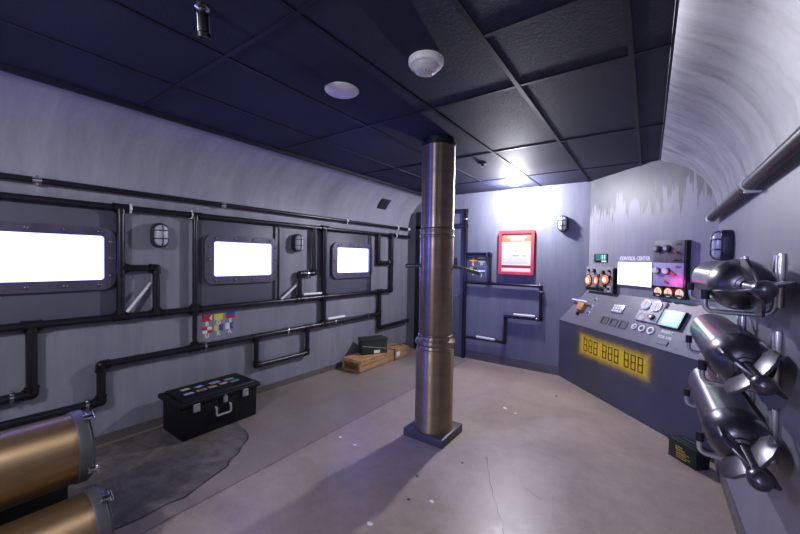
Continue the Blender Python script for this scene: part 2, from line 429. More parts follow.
def struct(name, bm, m, parent=None, **kw):
    o = obj(name, bm, m, parent, **kw)
    if not parent: o['kind'] = 'structure'
    return o
def dup(root, loc, rotz, label, group=None):
    r = root.copy(); COL.objects.link(r); r.location = loc; r.rotation_euler = (0, 0, rotz); r['label'] = label
    if group: r['group'] = group
    for ch in list(root.children):
        c = ch.copy(); COL.objects.link(c); c.parent = r
        for g in list(ch.children):
            d = g.copy(); COL.objects.link(d); d.parent = c
    return r
def B(): return bmesh.new()
def bx(name, mat, parent, *a, M=I4, bevel=0.0, **kw):
    bm = B(); add_box(bm, *a, M=M, bevel=bevel); return obj(name, bm, mat, parent, **kw)
def cy(name, mat, parent, p0, p1, r0, r1=None, seg=20, M=I4, **kw):
    bm = B(); add_cyl(bm, V(M, p0), V(M, p1), r0, r1, seg); return obj(name, bm, mat, parent, **kw)
def add_text(bm, s, size, M=I4, xs=1.0, depth=0.0008, bold=0.0, align='CENTER', mi=0):
    """letters in local XZ, facing -Y"""
    cu = bpy.data.curves.new('letters', 'FONT'); cu.body = s; cu.size = size; cu.align_x = align; cu.align_y = 'CENTER'
    cu.extrude = depth; cu.offset = bold; cu.resolution_u = 3
    to = bpy.data.objects.new('letters', cu); COL.objects.link(to)
    dg = bpy.context.evaluated_depsgraph_get(); dg.update()
    me = bpy.data.meshes.new_from_object(to.evaluated_get(dg))
    bpy.data.objects.remove(to); bpy.data.curves.remove(cu)
    b2 = B(); b2.from_mesh(me); bpy.data.meshes.remove(me)
    for v in b2.verts: v.co = Vector((v.co.x*xs, -v.co.z, v.co.y))
    merge(bm, b2, M, mi)

# ------------------------------------------------------------------ setting
YB, H = 5.46, 2.76
YR = -2.8                                            # rear end of the room
def XL(y): return -3.86 + 0.03*y
LW_ROT = PI/2 - math.atan(0.03)                      # local x along +Y, local -y out of the wall
BW_ROT = 0.0
RW_ROT = -PI/2
CW = Vector((-0.676, 5.46, 0)); CW_ROT = -math.radians(46.7)

bm = B(); add_box(bm, -4.2, 0.9, YR-.2, 5.8, -0.1, 0); struct('floor', bm, 'floor')
bm = B(); add_box(bm, -3.17, 0.09, YR-.1, 5.6, H, H+0.05)
struct('ceiling', bm, 'ceiling')
bm = B()
gx = [-2.565, -1.957, -1.337, -0.707, -0.107]
for x in gx: add_box(bm, x-.013, x+.013, YR, 5.5, H-.007, H+.002)
for y in (-2.6, -1.39, -0.18, 1.04, 2.255, 3.50, 4.70):
    add_box(bm, -3.16, 0.09, y-.012, y+.012, H-.0062, H+.002)
add_box(bm, -0.707, 0.09, 1.665-.012, 1.665+.012, H-.0062, H+.002)
add_box(bm, -3.185, -3.145, YR, 5.5, H-.03, H+.004)
add_box(bm, 0.062, 0.09, YR, 5.5, H-.012, H+.01)
struct('trim_ceiling', bm, 'grid')

def profile_wall(name, profs, mat):
    """profs: list of (y, [(x, z)...])"""
    sx = -0.05 if name == 'wall_left' else 0.05           # the back of the shell, outside the room
    bm = B(); rows = []
    for y, pr in profs:
        loop = pr + [(pr[-1][0] + sx*.2, pr[-1][1] + .05)] + [(x + sx, z + .05) for x, z in pr[-2:0:-1]] + [(pr[0][0] + sx, pr[0][1])]
        rows.append([bm.verts.new((x, y, z)) for x, z in loop])
    for a, b in zip(rows, rows[1:]):
        for i in range(len(a)): bm.faces.new((a[i], a[(i+1) % len(a)], b[(i+1) % len(a)], b[i]))
    bm.faces.new(rows[0]); bm.faces.new(rows[-1][::-1])
    return struct(name, bm, mat, angle=50)
def left_prof(y):
    xl = XL(y); pr = [(xl, -0.02), (xl, 1.0), (xl, 2.16)]
    for i in range(1, 13):
        a = PI/2*i/12
        pr.append((-3.16 - (-3.16 - xl)*math.cos(a), 2.16 + 0.60*math.sin(a)))
    return pr
ys = [YR + (5.6-YR)*i/20 for i in range(21)]
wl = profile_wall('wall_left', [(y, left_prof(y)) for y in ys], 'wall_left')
RP = [(0.50, -0.02), (0.50, 1.0), (0.50, 2.0), (0.495, 2.12), (0.479, 2.23), (0.452, 2.33), (0.398, 2.44), (0.355, 2.508), (0.316, 2.556), (0.27, 2.604), (0.213, 2.646), (0.150, 2.692), (0.095, 2.729), (0.052, 2.768)]
wr = profile_wall('wall_right', [(y, RP) for y in ys], 'arch')
bm = B(); add_box(bm, -4.0, -0.62, YB, YB+.08, -0.05, 2.9); struct('wall_back', bm, 'wall_back')
bm = B(); add_box(bm, -4.2, 0.9, YR-.1, YR, -0.05, 2.9); struct('wall_rear', bm, 'wall_left')
bm = B(); add_box(bm, -0.03, 1.80, 0, 0.06, -0.05, 2.9)
wc = struct('wall_corner', bm, 'corner'); wc.location = CW; wc.rotation_euler = (0, 0, CW_ROT)
# baseboards
bm = B(); add_box(bm, YR, 5.46, -.012, 0.0, 0, 0.075)
o = struct('baseboard_left', bm, 'base'); o.rotation_euler = (0, 0, LW_ROT)
o.location = (-3.86, 0, 0)
bm = B(); add_box(bm, -2.48, -0.67, YB-.014, YB, 0, 0.13); struct('baseboard_back', bm, 'base')
bm = B(); add_box(bm, 0.486, 0.50, YR, 4.1, 0, 0.10, bevel=.003); struct('baseboard_right', bm, 'base')
# dark smooth panels on the left wall (between the pipes)
def LM(y, z=0.0, out=0.0):
    """matrix of the left wall's frame at y"""
    return Matrix.Translation((XL(y)+out, y, z)) @ Matrix.Rotation(LW_ROT, 4, 'Z')
for i, (y0, y1) in enumerate(((-0.35, 1.09), (1.715, 2.68), (3.41, 4.385))):
    bm = B(); add_box(bm, 0, y1-y0, -.014, 0.003, 1.09, 2.05, bevel=.002)
    o = struct('trim_%d' % (i+1), bm, 'panel'); o.location = (XL(y0), y0, 0); o.rotation_euler = (0, 0, LW_ROT)
# floor patch and marks
pts = [(-3.76, 0.45), (-3.76, 1.95), (-3.5, 1.93), (-3.25, 1.88), (-3.09, 1.836), (-2.96, 1.80), (-2.90, 1.756), (-2.83, 1.66), (-2.76, 1.60), (-2.72, 1.50), (-2.65, 1.44), (-2.62, 1.33), (-2.58, 1.22), (-2.535, 1.08), (-2.56, 0.98), (-2.545, 0.84), (-2.57, 0.70), (-2.55, 0.45)]
bm = B(); add_prism(bm, pts, 0, 0.003, Matrix(((1,0,0,0),(0,0,1,0),(0,1,0,0),(0,0,0,1))))
struct('trim_floor_patch', bm, 'patch')
bm = B()
edge = [(-3.09, 1.845), (-2.95, 1.805), (-2.89, 1.755), (-2.83, 1.665), (-2.755, 1.60), (-2.715, 1.50), (-2.64, 1.44), (-2.615, 1.33), (-2.575, 1.22), (-2.525, 1.08), (-2.55, 0.98), (-2.535, 0.84), (-2.56, 0.70)]
def strip(bm, pl, w, z):
    L, R = [], []
    for i, p in enumerate(pl):
        a, b = Vector(pl[max(i-1, 0)]), Vector(pl[min(i+1, len(pl)-1)])
        d = (b-a).normalized(); nn = Vector((-d.y, d.x))*w*random.uniform(.3, 1.2)
        L.append(bm.verts.new((p[0]+nn.x, p[1]+nn.y, z))); R.append(bm.verts.new((p[0]-nn.x, p[1]-nn.y, z)))
    for i in range(len(pl)-1): bm.faces.new((L[i], L[i+1], R[i+1], R[i]))
strip(bm, edge, 0.006, 0.0042)
cr = [(-1.06, 2.80), (-1.0, 2.66), (-0.95, 2.57), (-0.92, 2.50), (-0.87, 2.42), (-0.85, 2.37), (-0.79, 2.29), (-0.755, 2.22), (-0.70, 2.16), (-0.68, 2.09), (-0.62, 2.0), (-0.60, 1.9)]
strip(bm, cr, 0.0028, 0.0012)
strip(bm, [(-0.70, 2.60), (-0.62, 2.55), (-0.55, 2.53)], 0.002, 0.0012)
struct('trim_floor_crack', bm, 'black')
k = 0
for x, y, r, mat, lab in ((-2.27, 2.297, .022, 'f_white', 'white paint chip on concrete, closest to the column base on its left'),
                     (-2.07, 2.278, .02, 'f_white', 'white paint chip on concrete in front of the column base'),
                     (-1.37, 1.653, .026, 'f_white', 'largest white paint fleck on the floor near the bottom edge'),
                     (-1.16, 2.06, .02, 'f_white', 'white paint fleck right of the column shadow'),
                     (-1.27, 3.865, .03, 'f_white', 'white paint fleck on the floor near the back wall'),
                     (-1.13, 3.80, .022, 'f_white', 'second white fleck on the floor near the back wall, nearer the console'),
                     (-1.39, 2.235, .016, 'black', 'dark debris speck beside the column shadow edge, closer to the base'),
                     (-1.30, 1.98, .015, 'black', 'dark debris speck beside the column shadow edge, nearer the camera'),
                     (-1.19, 2.60, .014, 'black', 'dark debris speck right of the column base'),
                     (-0.88, 4.6, .02, 'black', 'dark debris speck by the console foot')):
    bm = B(); n = 9; ph = random.random()*6
    poly = [(r*random.uniform(.55, 1.1)*math.cos(2*PI*i/n+ph), 0.7*r*random.uniform(.55, 1.1)*math.sin(2*PI*i/n+ph)) for i in range(n)]
    add_prism(bm, poly, 0, 0.002, Matrix(((1,0,0,0),(0,0,1,0),(0,1,0,0),(0,0,0,1))))
    o = obj('paint_chip' if mat == 'f_white' else 'debris_speck', bm, mat); o.location = (x, y, 0)
    tag(o, lab, 'debris', 'flecks on the concrete floor')

# windows (backlit, in riveted frames)
def window(n, y0, nriv_top):
    W = 0.862; root = thing('window_%d' % n, '', '', (XL(y0), y0, 0), LW_ROT)
    del root['label']; del root['category']; root['kind'] = 'structure'
    z0, z1 = 1.343, 1.872
    bm = B(); add_ring_plate(bm, rrect(0, W, z0, z1, .095), rrect(.098, W-.078, 1.428, 1.798, .022), -.050, -.012)
    obj('window_frame', bm, 'frame', root)
    bm = B(); add_prism(bm, rrect(.085, W-.065, 1.418, 1.808, .02), -.026, -.0145); obj('screen', bm, 'screen', root)
    riv = []
    for i in range(nriv_top):
        x = .11 + (W-.22)*i/(nriv_top-1); riv += [(x, z1-.037), (x, z0+.04)]
    riv += [(.046, 1.75), (.046, 1.607), (.046, 1.46), (W-.036, 1.75), (W-.036, 1.607), (W-.036, 1.46)]
    for x, z in riv:
        bm = B(); add_lathe(bm, [(.0145, .0495), (.0135, .054), (.008, .058), (0, .059)], Matrix.Translation((x, 0, z)) @ Matrix.Rotation(PI/2, 4, 'X'), 10)
        obj('rivet', bm, 'rivet', root)
window(1, 0.197, 4); window(2, 1.795, 4); window(3, 3.548, 4)

# door in the back wall, behind the column
root = thing('door_1', '', '', (0, YB, 0)); del root['label']; del root['category']; root['kind'] = 'structure'
bm = B()
add_box(bm, -3.50, -3.40, -.05, .0, 0, 2.50, bevel=.004); add_box(bm, -2.535, -2.485, -.06, 0, 0, 2.50, bevel=.004)
add_box(bm, -3.50, -2.485, -.055, 0, 2.44, 2.50, bevel=.004); add_box(bm, -3.50, -2.485, -.05, 0, 2.19, 2.26, bevel=.004)
obj('door_frame', bm, 'pipe', root)
bx('door_leaf', 'panel', root, -3.40, -2.535, -.03, -.002, 0.005, 2.19, bevel=.003)
bx('transom_panel', 'wall_back', root, -3.40, -2.60, -.02, -.002, 2.26, 2.44)
bx('transom_post', 'panel', root, -2.60, -2.535, -.035, -.002, 2.26, 2.44)
bm = B(); add_cyl(bm, (-2.60, -.03, 1.05), (-2.60, -.07, 1.05), .012); add_cyl(bm, (-2.60, -.07, 1.05), (-2.70, -.075, 1.04), .011)
obj('door_handle', bm, 'chrome', root)
bx('push_plate', 'pipe', root, -2.70, -2.655, -.045, -.028, 1.56, 1.68, bevel=.004)

# ------------------------------------------------------------------ pipes on the left wall
def WP(y, z, out): return Vector((XL(y)+out, y, z))
def pipe_part(root, pts, r, name='pipe', mat='pipe', seg=14, rad=0.0):
    bm = B(); P = round_path(pts, rad) if rad else [Vector(p) for p in pts]
    add_tube(bm, P, r, seg); return obj(name, bm, mat, root)
def fitting(root, p, dirs, r, L=.055, name='elbow', mat='pipe_worn'):
    bm = B(); p = Vector(p)
    bmesh.ops.create_uvsphere(bm, u_segments=14, v_segments=8, radius=r, matrix=Matrix.Translation(p))
    for d in dirs:
        d = Vector(d).normalized(); add_cyl(bm, p, p + d*L, r, r, 14); add_cyl(bm, p + d*(L-.012), p + d*L, r*1.10, r*1.10, 14)
    return obj(name, bm, mat, root)
def clamp(root, p, axis, r, out, mat='chrome', name='clamp', w=.022):
    """a ring on the pipe with two lugs that go back to the wall (out = wall normal)"""
    bm = B(); p = Vector(p); a = Vector(axis).normalized(); add_cyl(bm, p - a*w/2, p + a*w/2, r*1.16, None, 16)
    o = Vector(out).normalized(); s = a.cross(o)
    for k in (-1, 1):
        q = p + s*k*r*1.25
        add_cyl(bm, q - o*(r*1.5), q + o*(r*.7), .008, None, 8)
    return obj(name, bm, mat, root)
YD = Vector((0.03, 1, 0)).normalized(); ZD = Vector((0, 0, 1)); XD = Vector((1, 0, 0))
O = .05
t = thing('conduit_pipe', 'long straight black conduit running highest along the left wall', 'pipe', (0, 0, 0))
pipe_part(t, [WP(-2.6, 2.195, O), WP(5.40, 2.195, O)], .024)
for y, m in ((0.579, 'chrome'), (1.98, 'chrome'), (3.82, 'sil'), (5.07, 'white')): clamp(t, WP(y, 2.195, O), YD, .024, XD, m, w=.05 if m == 'chrome' else .03)
cy('end_cap', 'white', t, WP(5.36, 2.195, O), WP(5.42, 2.195, O), .03)

t = thing('wall_pipework', 'branching black pipework framing the lit windows along the left wall', 'pipework', (0, 0, 0))
R1, R2 = .030, .026
def hp(y0, y1, z, r=R1): pipe_part(t, [WP(y0, z, O), WP(y1, z, O)], r)
def vp(y, z0, z1, r=R1): pipe_part(t, [WP(y, z0, O), WP(y, z1, O)], r)
hp(-2.0, 5.42, 2.053, .027)
for y in (1.158, 1.66): clamp(t, WP(y, 2.053, O), YD, .027, XD, 'white', 'coupling')
clamp(t, WP(5.02, 2.053, O), YD, .027, XD, 'white', 'coupling')
hp(-2.0, 4.86, 1.095, .031)
vp(1.09, 1.095, 2.053); vp(1.70, 0.70, 2.053, .022); vp(2.665, 1.095, 2.053, .013)
vp(3.39, 0.70, 2.053, .036); vp(4.36, 1.095, 2.053, .012)
pipe_part(t, [WP(1.09, 1.524, O), WP(1.36, 1.524, O), WP(1.36, 1.095, O)], R1, rad=.03)
pipe_part(t, [WP(3.215, 2.053, O), WP(3.215, 1.43, O), WP(2.98, 1.43, O), WP(2.98, 1.095, O)], .031, rad=.03)
pipe_part(t, [WP(4.555, 2.053, O), WP(4.555, 1.572, O), WP(4.90, 1.572, O)], .034, rad=.03)
vp(4.905, 1.095, 2.053, .033)
pipe_part(t, [WP(-2.0, 0.385, O), WP(0.955, 0.385, O), WP(0.955, 0.70, O), WP(4.60, 0.72, O)], .032, rad=.03)
pipe_part(t, [WP(4.60, 1.095, O), WP(4.60, 0.48, O), WP(5.41, 0.505, O)], .032, rad=.03)
pipe_part(t, [WP(0.545, 1.095, O), WP(0.545, 0.572, O), WP(-2.0, 0.572, O)], .034, rad=.03)
pipe_part(t, [WP(2.377, 0.70, O), WP(2.377, 0.362, O), WP(3.115, 0.362, O), WP(3.115, 0.70, O)], .030, rad=.04)
Yd, Zd = YD, ZD
for y, z, ds, r in ((1.36, 1.524, (-Yd, -Zd), .036), (3.215, 1.43, (Zd, -Yd), .037), (2.98, 1.43, (Yd, -Zd), .037), (4.555, 1.572, (Zd, Yd), .039),
                    (0.955, 0.385, (-Yd, Zd), .038), (0.955, 0.70, (Yd, -Zd), .038), (4.60, 0.48, (Zd, Yd), .037), (0.545, 0.572, (Zd, -Yd), .040),
                    (2.377, 0.362, (Zd, Yd), .035), (3.115, 0.362, (Zd, -Yd), .035), (4.905, 1.095, (Zd, -Yd), .039)):
    fitting(t, WP(y, z, O), ds, r)
for y, z, ds, r in ((1.09, 2.053, (Yd, -Yd, -Zd), .036), (1.09, 1.095, (Yd, -Yd, Zd), .036), (1.70, 2.053, (Yd, -Yd, -Zd), .031), (1.70, 1.095, (Yd, -Yd, Zd, -Zd), .036),
                    (1.36, 1.095, (Yd, -Yd, Zd), .036), (0.545, 1.095, (Yd, -Yd, -Zd), .038), (1.70, 0.702, (Yd, -Yd, Zd), .036), (3.39, 2.053, (Yd, -Yd, -Zd), .040),
                    (3.39, 1.095, (Yd, -Yd, Zd, -Zd), .040), (2.377, 0.706, (Yd, -Yd, -Zd), .036), (3.115, 0.712, (Yd, -Yd, -Zd), .036), (3.39, 0.714, (Yd, -Yd, Zd), .040),
                    (4.60, 1.095, (Yd, -Yd, -Zd), .037), (4.60, 0.72, (-Yd, Zd, -Zd), .037), (1.09, 1.524, (Zd, -Zd, Yd), .036), (4.905, 1.572, (Zd, -Zd, -Yd), .039), (4.905, 2.053, (Yd, -Yd, -Zd), .038), (2.98, 1.095, (Yd, -Yd, Zd), .037)):
    fitting(t, WP(y, z, O), ds, r, name='tee')
for y, z in ((0.44, 0.572), (0.86, 0.385), (1.80, 0.702), (2.80, 0.709), (3.60, 0.715), (4.30, 0.72), (3.10, 1.43), (4.83, 1.572), (5.30, 0.502)):
    clamp(t, WP(y, z, O), YD, .033, XD)
# white rods leaning on / lying along the pipes
def rod(p0, p1, r, label):
    bm = B(); add_tube(bm, [p0, p1], r, 12); o = obj('white_rod', bm, 'white'); tag(o, label, 'rod', 'white rods on the pipes'); return o
rod(WP(1.325, 1.385, .03), WP(1.128, 1.135, .07), .013, 'white rod slanting across the bay just right of the largest lit window')
rod(WP(2.955, 1.29, .03), WP(2.695, 1.12, .07), .014, 'white rod slanting between the middle and far lit windows')
rod(WP(3.04, 1.155, .05), WP(3.345, 1.15, .05), .018, 'short level white rod just above the pipe, left of the far window')
rod(WP(3.46, 0.775, .06), WP(3.79, 0.775, .06), .02, 'level white rod on the lower left wall pipe above the wooden crate')
rod(Vector((-1.67, 5.40, .822)), Vector((-1.36, 5.40, .825)), .02, 'level white rod above the higher stepped pipe, under the red notice')
rod(Vector((-2.27, 5.40, .395)), Vector((-1.96, 5.40, .388)), .02, 'level white rod above the lowest pipe on the back wall by the door')

# back wall pipework
t = thing('wall_pipework', 'stepped black pipework on the back wall below the red notice', 'pipework', (0, 0, 0))
YP = YB - .045
def bp(pts, r=.020, rad=.02): pipe_part(t, [Vector((x, YP, z)) for x, z in pts], r, rad=rad)
bp([(-2.50, 1.277), (-1.285, 1.277), (-1.285, .785), (-1.805, .777), (-1.805, .365), (-2.50, .362)], .022)
bp([(-2.50, 1.755), (-2.065, 1.755), (-2.065, 1.277)], .020)
bp([(-2.505, 0.14), (-2.505, 2.35)], .012, 0)
def bfit(x, z, ds, r=.027, name='elbow'): fitting(t, (x, YP, z), ds, r, .045, name)
bfit(-1.285, 1.277, (-XD, -ZD)); bfit(-1.285, .785, (ZD, -XD)); bfit(-1.805, .777, (XD, -ZD)); bfit(-1.805, .365, (ZD, -XD)); bfit(-2.065, 1.755, (-XD, -ZD))
bfit(-2.065, 1.277, (XD, -XD, ZD), .027, 'tee')
for x, z, ax in ((-2.12, 1.755, XD), (-1.285, 1.20, ZD), (-1.33, .785, XD), (-2.505, 2.33, ZD)): clamp(t, (x, YP, z), ax, .021, -Vector((0, 1, 0)))
bm = B(); add_box(bm, -2.49, -2.07, YB-.016, YB, 1.29, 1.745, bevel=.002); struct('trim_flag_board', bm, 'flagboard')

# handrail pipe on the right wall
t = thing('conduit_pipe', 'thick glossy dark conduit climbing along the curved right wall', 'pipe', (0, 0, 0))
pipe_part(t, [(0.445, 4.15, 2.06), (0.445, 1.9, 2.118), (0.445, -1.0, 2.19)], .033, mat='rail', seg=20)
clamp(t, (0.445, 2.72, 2.098), (0, -1, .026), .033, (-1, 0, 0), 'white', w=.018)
cy('end_cap', 'white', t, (0.445, 4.20, 2.058), (0.445, 4.12, 2.061), .038)

# ------------------------------------------------------------------ bulkhead lamps
def make_lamp(label, loc, rotz):
    t = thing('bulkhead_lamp', label, 'wall lamp', loc, rotz, 'caged wall lamps')
    def stad(w, h, n=10):
        out = []; r = w
        for i in range(n+1): a = PI*i/n; out.append((r*math.cos(a), (h-r) + r*math.sin(a)))
        for i in range(n+1): a = PI + PI*i/n; out.append((r*math.cos(a), -(h-r) + r*math.sin(a)))
        return out
    bm = B(); add_prism(bm, stad(.070, .118), -.062, 0, bevel=.008); obj('lamp_base', bm, 'lampbody', t)
    bm = B(); prev = None
    rows = []
    for s, y in ((1, -.060), (1, -.076), (.95, -.094), (.80, -.106), (.5, -.113), (.15, -.116)):
        rows.append([bm.verts.new((x*s, y, z*(.35 + .65*s) if s < 1 else z)) for x, z in stad(.052, .100)])
    for a, b in zip(rows, rows[1:]):
        for i in range(len(a)): bm.faces.new((a[i], a[(i+1) % len(a)], b[(i+1) % len(a)], b[i]))
    bm.faces.new(rows[-1]); obj('lamp_glass', bm, 'glass', t)
    bm = B()
    add_tube(bm, [Vector((x, -.064, z)) for x, z in stad(.061, .109)], .006, 8, True)
    add_tube(bm, [Vector(p) for p in ((0, -.064, .109), (0, -.098, .100), (0, -.119, .07), (0, -.122, 0), (0, -.119, -.07), (0, -.098, -.100), (0, -.064, -.109))], .0045, 8)
    for z in (.045, -.03):
        add_tube(bm, [Vector(p) for p in ((-.061, -.064, z), (-.056, -.098, z), (-.03, -.119, z), (0, -.122, z), (.03, -.119, z), (.056, -.098, z), (.061, -.064, z))], .0045, 8)
    obj('lamp_cage', bm, 'cage', t)
    return t
lamp = make_lamp('oval caged lamp on the left wall between the largest and middle windows', (XL(1.394), 1.394, 1.83), LW_ROT)
dup(lamp, (XL(2.95), 2.95, 1.83), LW_ROT, 'oval caged lamp on the left wall between the middle and far windows')
dup(lamp, (-1.01, YB, 2.187), 0, 'oval caged lamp high on the back wall beside the red notice')
dup(lamp, (0.50, 3.54, 1.79), RW_ROT, 'oval caged lamp on the right wall above the topmost torpedo')

# ------------------------------------------------------------------ signal flags (painted on the walls)
def flag(kind, letter, M_loc, rotz, label, w=.105, h=.075):
    t = thing('signal_flag', label, 'signal flag', M_loc, rotz, 'painted signal flags')
    y0, y1 = -.003, 0.0
    def r(x0, x1, z0, z1, mat, nm='flag_field'):
        bm = B(); add_box(bm, x0*w, x1*w, y0, y1, z0*h, z1*h); obj(nm, bm, mat, t)
    if kind == 'B':
        bm = B(); add_prism(bm, [(-.5*w, -.5*h), (.5*w, -.5*h), (.22*w, 0), (.5*w, .5*h), (-.5*w, .5*h)], y0, y1); obj('flag_field', bm, 'f_red', t)
        bm = B(); add_prism(bm, [(.5*w, -.5*h), (.5*w, .5*h), (.22*w, 0)], y0, y1); obj('flag_notch', bm, 'f_white', t)
    elif kind == 'Q': r(-.5, .5, -.5, .5, 'f_yellow')
    elif kind == 'E': r(-.5, .5, 0, .5, 'f_blue'); r(-.5, .5, -.5, 0, 'f_red')
    elif kind == 'U':
        r(-.5, 0, 0, .5, 'f_red'); r(0, .5, 0, .5, 'f_white'); r(-.5, 0, -.5, 0, 'f_white'); r(0, .5, -.5, 0, 'f_red')
    elif kind == 'K': r(-.5, 0, -.5, .5, 'f_yellow'); r(0, .5, -.5, .5, 'f_blue')
    elif kind == 'A':
        r(-.5, 0, -.5, .5, 'f_white')
        bm = B(); add_prism(bm, [(0, -.5*h), (.5*w, -.5*h), (.25*w, 0), (.5*w, .5*h), (0, .5*h)], y0, y1); obj('flag_field', bm, 'f_blue', t)
    elif kind == 'R':
        r(-.5, -.1, -.5, -.1, 'f_red'); r(.1, .5, -.5, -.1, 'f_red'); r(-.5, -.1, .1, .5, 'f_red'); r(.1, .5, .1, .5, 'f_red')
        r(-.5, .5, -.1, .1, 'f_yellow'); r(-.1, .1, .1, .5, 'f_yellow'); r(-.1, .1, -.5, -.1, 'f_yellow')
    elif kind == 'D': r(-.5, .5, .25, .5, 'f_yellow'); r(-.5, .5, -.25, .25, 'f_blue'); r(-.5, .5, -.5, -.25, 'f_yellow')
    elif kind == 'L': r(-.5, 0, 0, .5, 'f_yellow'); r(0, .5, -.5, 0, 'f_yellow'); r(0, .5, 0, .5, 'f_black'); r(-.5, 0, -.5, 0, 'f_black')
    elif kind == 'J': r(-.5, .5, .17, .5, 'f_blue'); r(-.5, .5, -.17, .17, 'f_white'); r(-.5, .5, -.5, -.17, 'f_blue')
    bm = B(); add_text(bm, letter, .060, Matrix.Translation((0, -.001, -.5*h-.029)), bold=.0022); obj('letter', bm, 'f_white', t)
for kind, y, z, lab in (('B', 1.845, 1.005, 'red swallowtail signal flag over the letter B'), ('Q', 1.965, 1.005, 'plain yellow signal flag over the letter Q'),
                   ('E', 2.095, 1.012, 'blue over red signal flag over the letter E'), ('U', 1.845, .878, 'red and white quartered signal flag over the letter U'),
                   ('K', 1.965, .888, 'yellow and blue halved signal flag over the letter K'), ('A', 2.085, .892, 'white and blue swallowtail signal flag over the letter A')):
    flag(kind, kind, (XL(y), y, z-.022), LW_ROT, lab, .095, .068)
for kind, x, z, lab in (('R', -2.375, 1.64, 'red signal flag with a yellow cross over the letter R on the back wall'), ('D', -2.225, 1.655, 'blue barred signal flag over the letter D on the back wall'),
                        ('L', -2.37, 1.485, 'yellow and black quartered signal flag over the letter L on the back wall'), ('J', -2.225, 1.475, 'blue and white barred signal flag over the letter J on the back wall')):
    flag(kind, kind, (x, YB-.017, z), 0, lab, .12, .08)

# ------------------------------------------------------------------ red framed notice
t = thing('notice_board', 'red framed notice with an orange heading on the back wall', 'notice', (-1.665, YB, 1.775))
bm = B(); add_ring_plate(bm, rrect(-.268, .268, -.338, .338, .012, 3), rrect(-.222, .222, -.300, .292, .006, 3), -.055, 0); obj('frame', bm, 'red', t)
bm = B(); add_box(bm, -.225, .225, -.030, -.022, -.302, .295); sheet = obj('sheet', bm, 'paper', t)
for nm, mat, z0, z1, x0, x1 in (('heading_band', 'orange', .165, .290, -.222, .222), ('footer_band', 'deepred', -.235, -.195, -.222, .222), ('footer_band', 'orange', -.300, -.29, -.222, .222)):
    bx(nm, mat, sheet, x0, x1, -.032, -.0295, z0, z1)
bx('heading_line', 'paper', sheet, -.20, .20, -.0335, -.031, .262, .280)
bx('heading_line', 'paper', sheet, -.13, .15, -.0335, -.031, .225, .246)
bx('heading_line', 'paper', sheet, -.09, .12, -.0335, -.031, .19, .21)
bm = B()
for i in range(18):
    z = .13 - i*.0175
    if i in (8,): continue
    x = -.165
    while x < .17:
        wd = random.uniform(.015, .05); add_box(bm, x, min(x+wd, .185), -.0315, -.0295, z-.002, z+.002); x += wd + .008
obj('text_rows', bm, 'ink', sheet)
bm = B()
for z in (.128, .092, .040, -.105, -.155): add_box(bm, -.20, -.18, -.0315, -.0295, z-.009, z+.007)
obj('bullet_marks', bm, 'ink', sheet)
bm = B(); add_box(bm, -.05, .04, -.032, -.0295, -.052, -.045); add_box(bm, .09, .15, -.032, -.0295, -.052, -.046); obj('centre_marks', bm, 'f_black', sheet)

# ------------------------------------------------------------------ ceiling fixtures
t = thing('ceiling_lamp', 'glaring lamp under the ceiling close to the back wall', 'lamp', (-1.58, 5.02, H))
bm = B(); add_lathe(bm, [(0, 0), (.10, 0), (.105, -.008), (.095, -.018), (.085, -.020), (0, -.020)]); obj('lamp_housing', bm, 'white', t)
bm = B(); add_lathe(bm, [(.082, -.0205), (.078, -.030), (.05, -.038), (0, -.040)]); obj('lamp_lens', bm, 'e_lamp', t)
t = thing('ceiling_speaker', 'flat round white speaker disc in the dark ceiling', 'speaker', (-1.69, 1.683, H))
bm = B(); add_lathe(bm, [(0, 0), (.112, 0), (.112, -.006), (.105, -.011), (0, -.011)], seg=48); obj('trim_ring', bm, 'white', t)
bm = B(); add_lathe(bm, [(.100, -.0108), (.096, -.0135), (0, -.0135)], seg=48); obj('grille', bm, 'white', t)
t = thing('motion_detector', 'white domed detector on the ceiling with a clear bulging lens', 'detector', (-1.045, 1.69, H))
bm = B(); add_lathe(bm, [(0, 0), (.098, 0), (.098, -.022), (.090, -.034), (.080, -.036), (0, -.036)], seg=40); obj('detector_base', bm, 'white', t)
bm = B(); add_lathe(bm, [(.076, -.0355), (.073, -.05), (.058, -.066), (.03, -.078), (0, -.082)], seg=24); obj('lens_dome', bm, 'glass', t, angle=12)
bm = B()
for i in range(12):
    a = 2*PI*i/12; add_cyl(bm, (.074*math.cos(a), .074*math.sin(a), -.046), (.034*math.cos(a), .034*math.sin(a), -.0775), .0022, None, 6)
obj('lens_ribs', bm, 'gunmetal', t)
t = thing('ceiling_spotlight', 'small black cylinder spotlight hanging from the ceiling at upper left', 'spotlight', (-1.655, 0.775, H))
bm = B(); add_lathe(bm, [(0, 0), (.030, 0), (.030, -.01), (.014, -.016), (.014, -.035), (0, -.035)]); obj('mount', bm, 'chrome', t)
bm = B(); Mx = Matrix.Translation((0, 0, -.028)) @ Matrix.Rotation(math.radians(14), 4, 'Y') @ Matrix.Rotation(math.radians(10), 4, 'X')
add_lathe(bm, [(0, 0), (.024, 0), (.026, -.004), (.026, -.075), (.030, -.080), (.030, -.098), (.024, -.10), (.02, -.092), (0, -.092)], Mx); obj('body', bm, 'black', t)
bm = B()
for i in range(3): add_cyl(bm, V(Mx, (.026*math.cos(i*2.1-1.2), .026*math.sin(i*2.1-1.2), -.01)), V(Mx, (.026*math.cos(i*2.1-1.2), .026*math.sin(i*2.1-1.2), -.085)), .004, None, 8)
obj('cooling_rib', bm, 'gunmetal', t)
t = thing('sprinkler_head', 'tiny dark sprinkler head on the ceiling just right of the column top', 'sprinkler', (-1.58, 3.82, H))
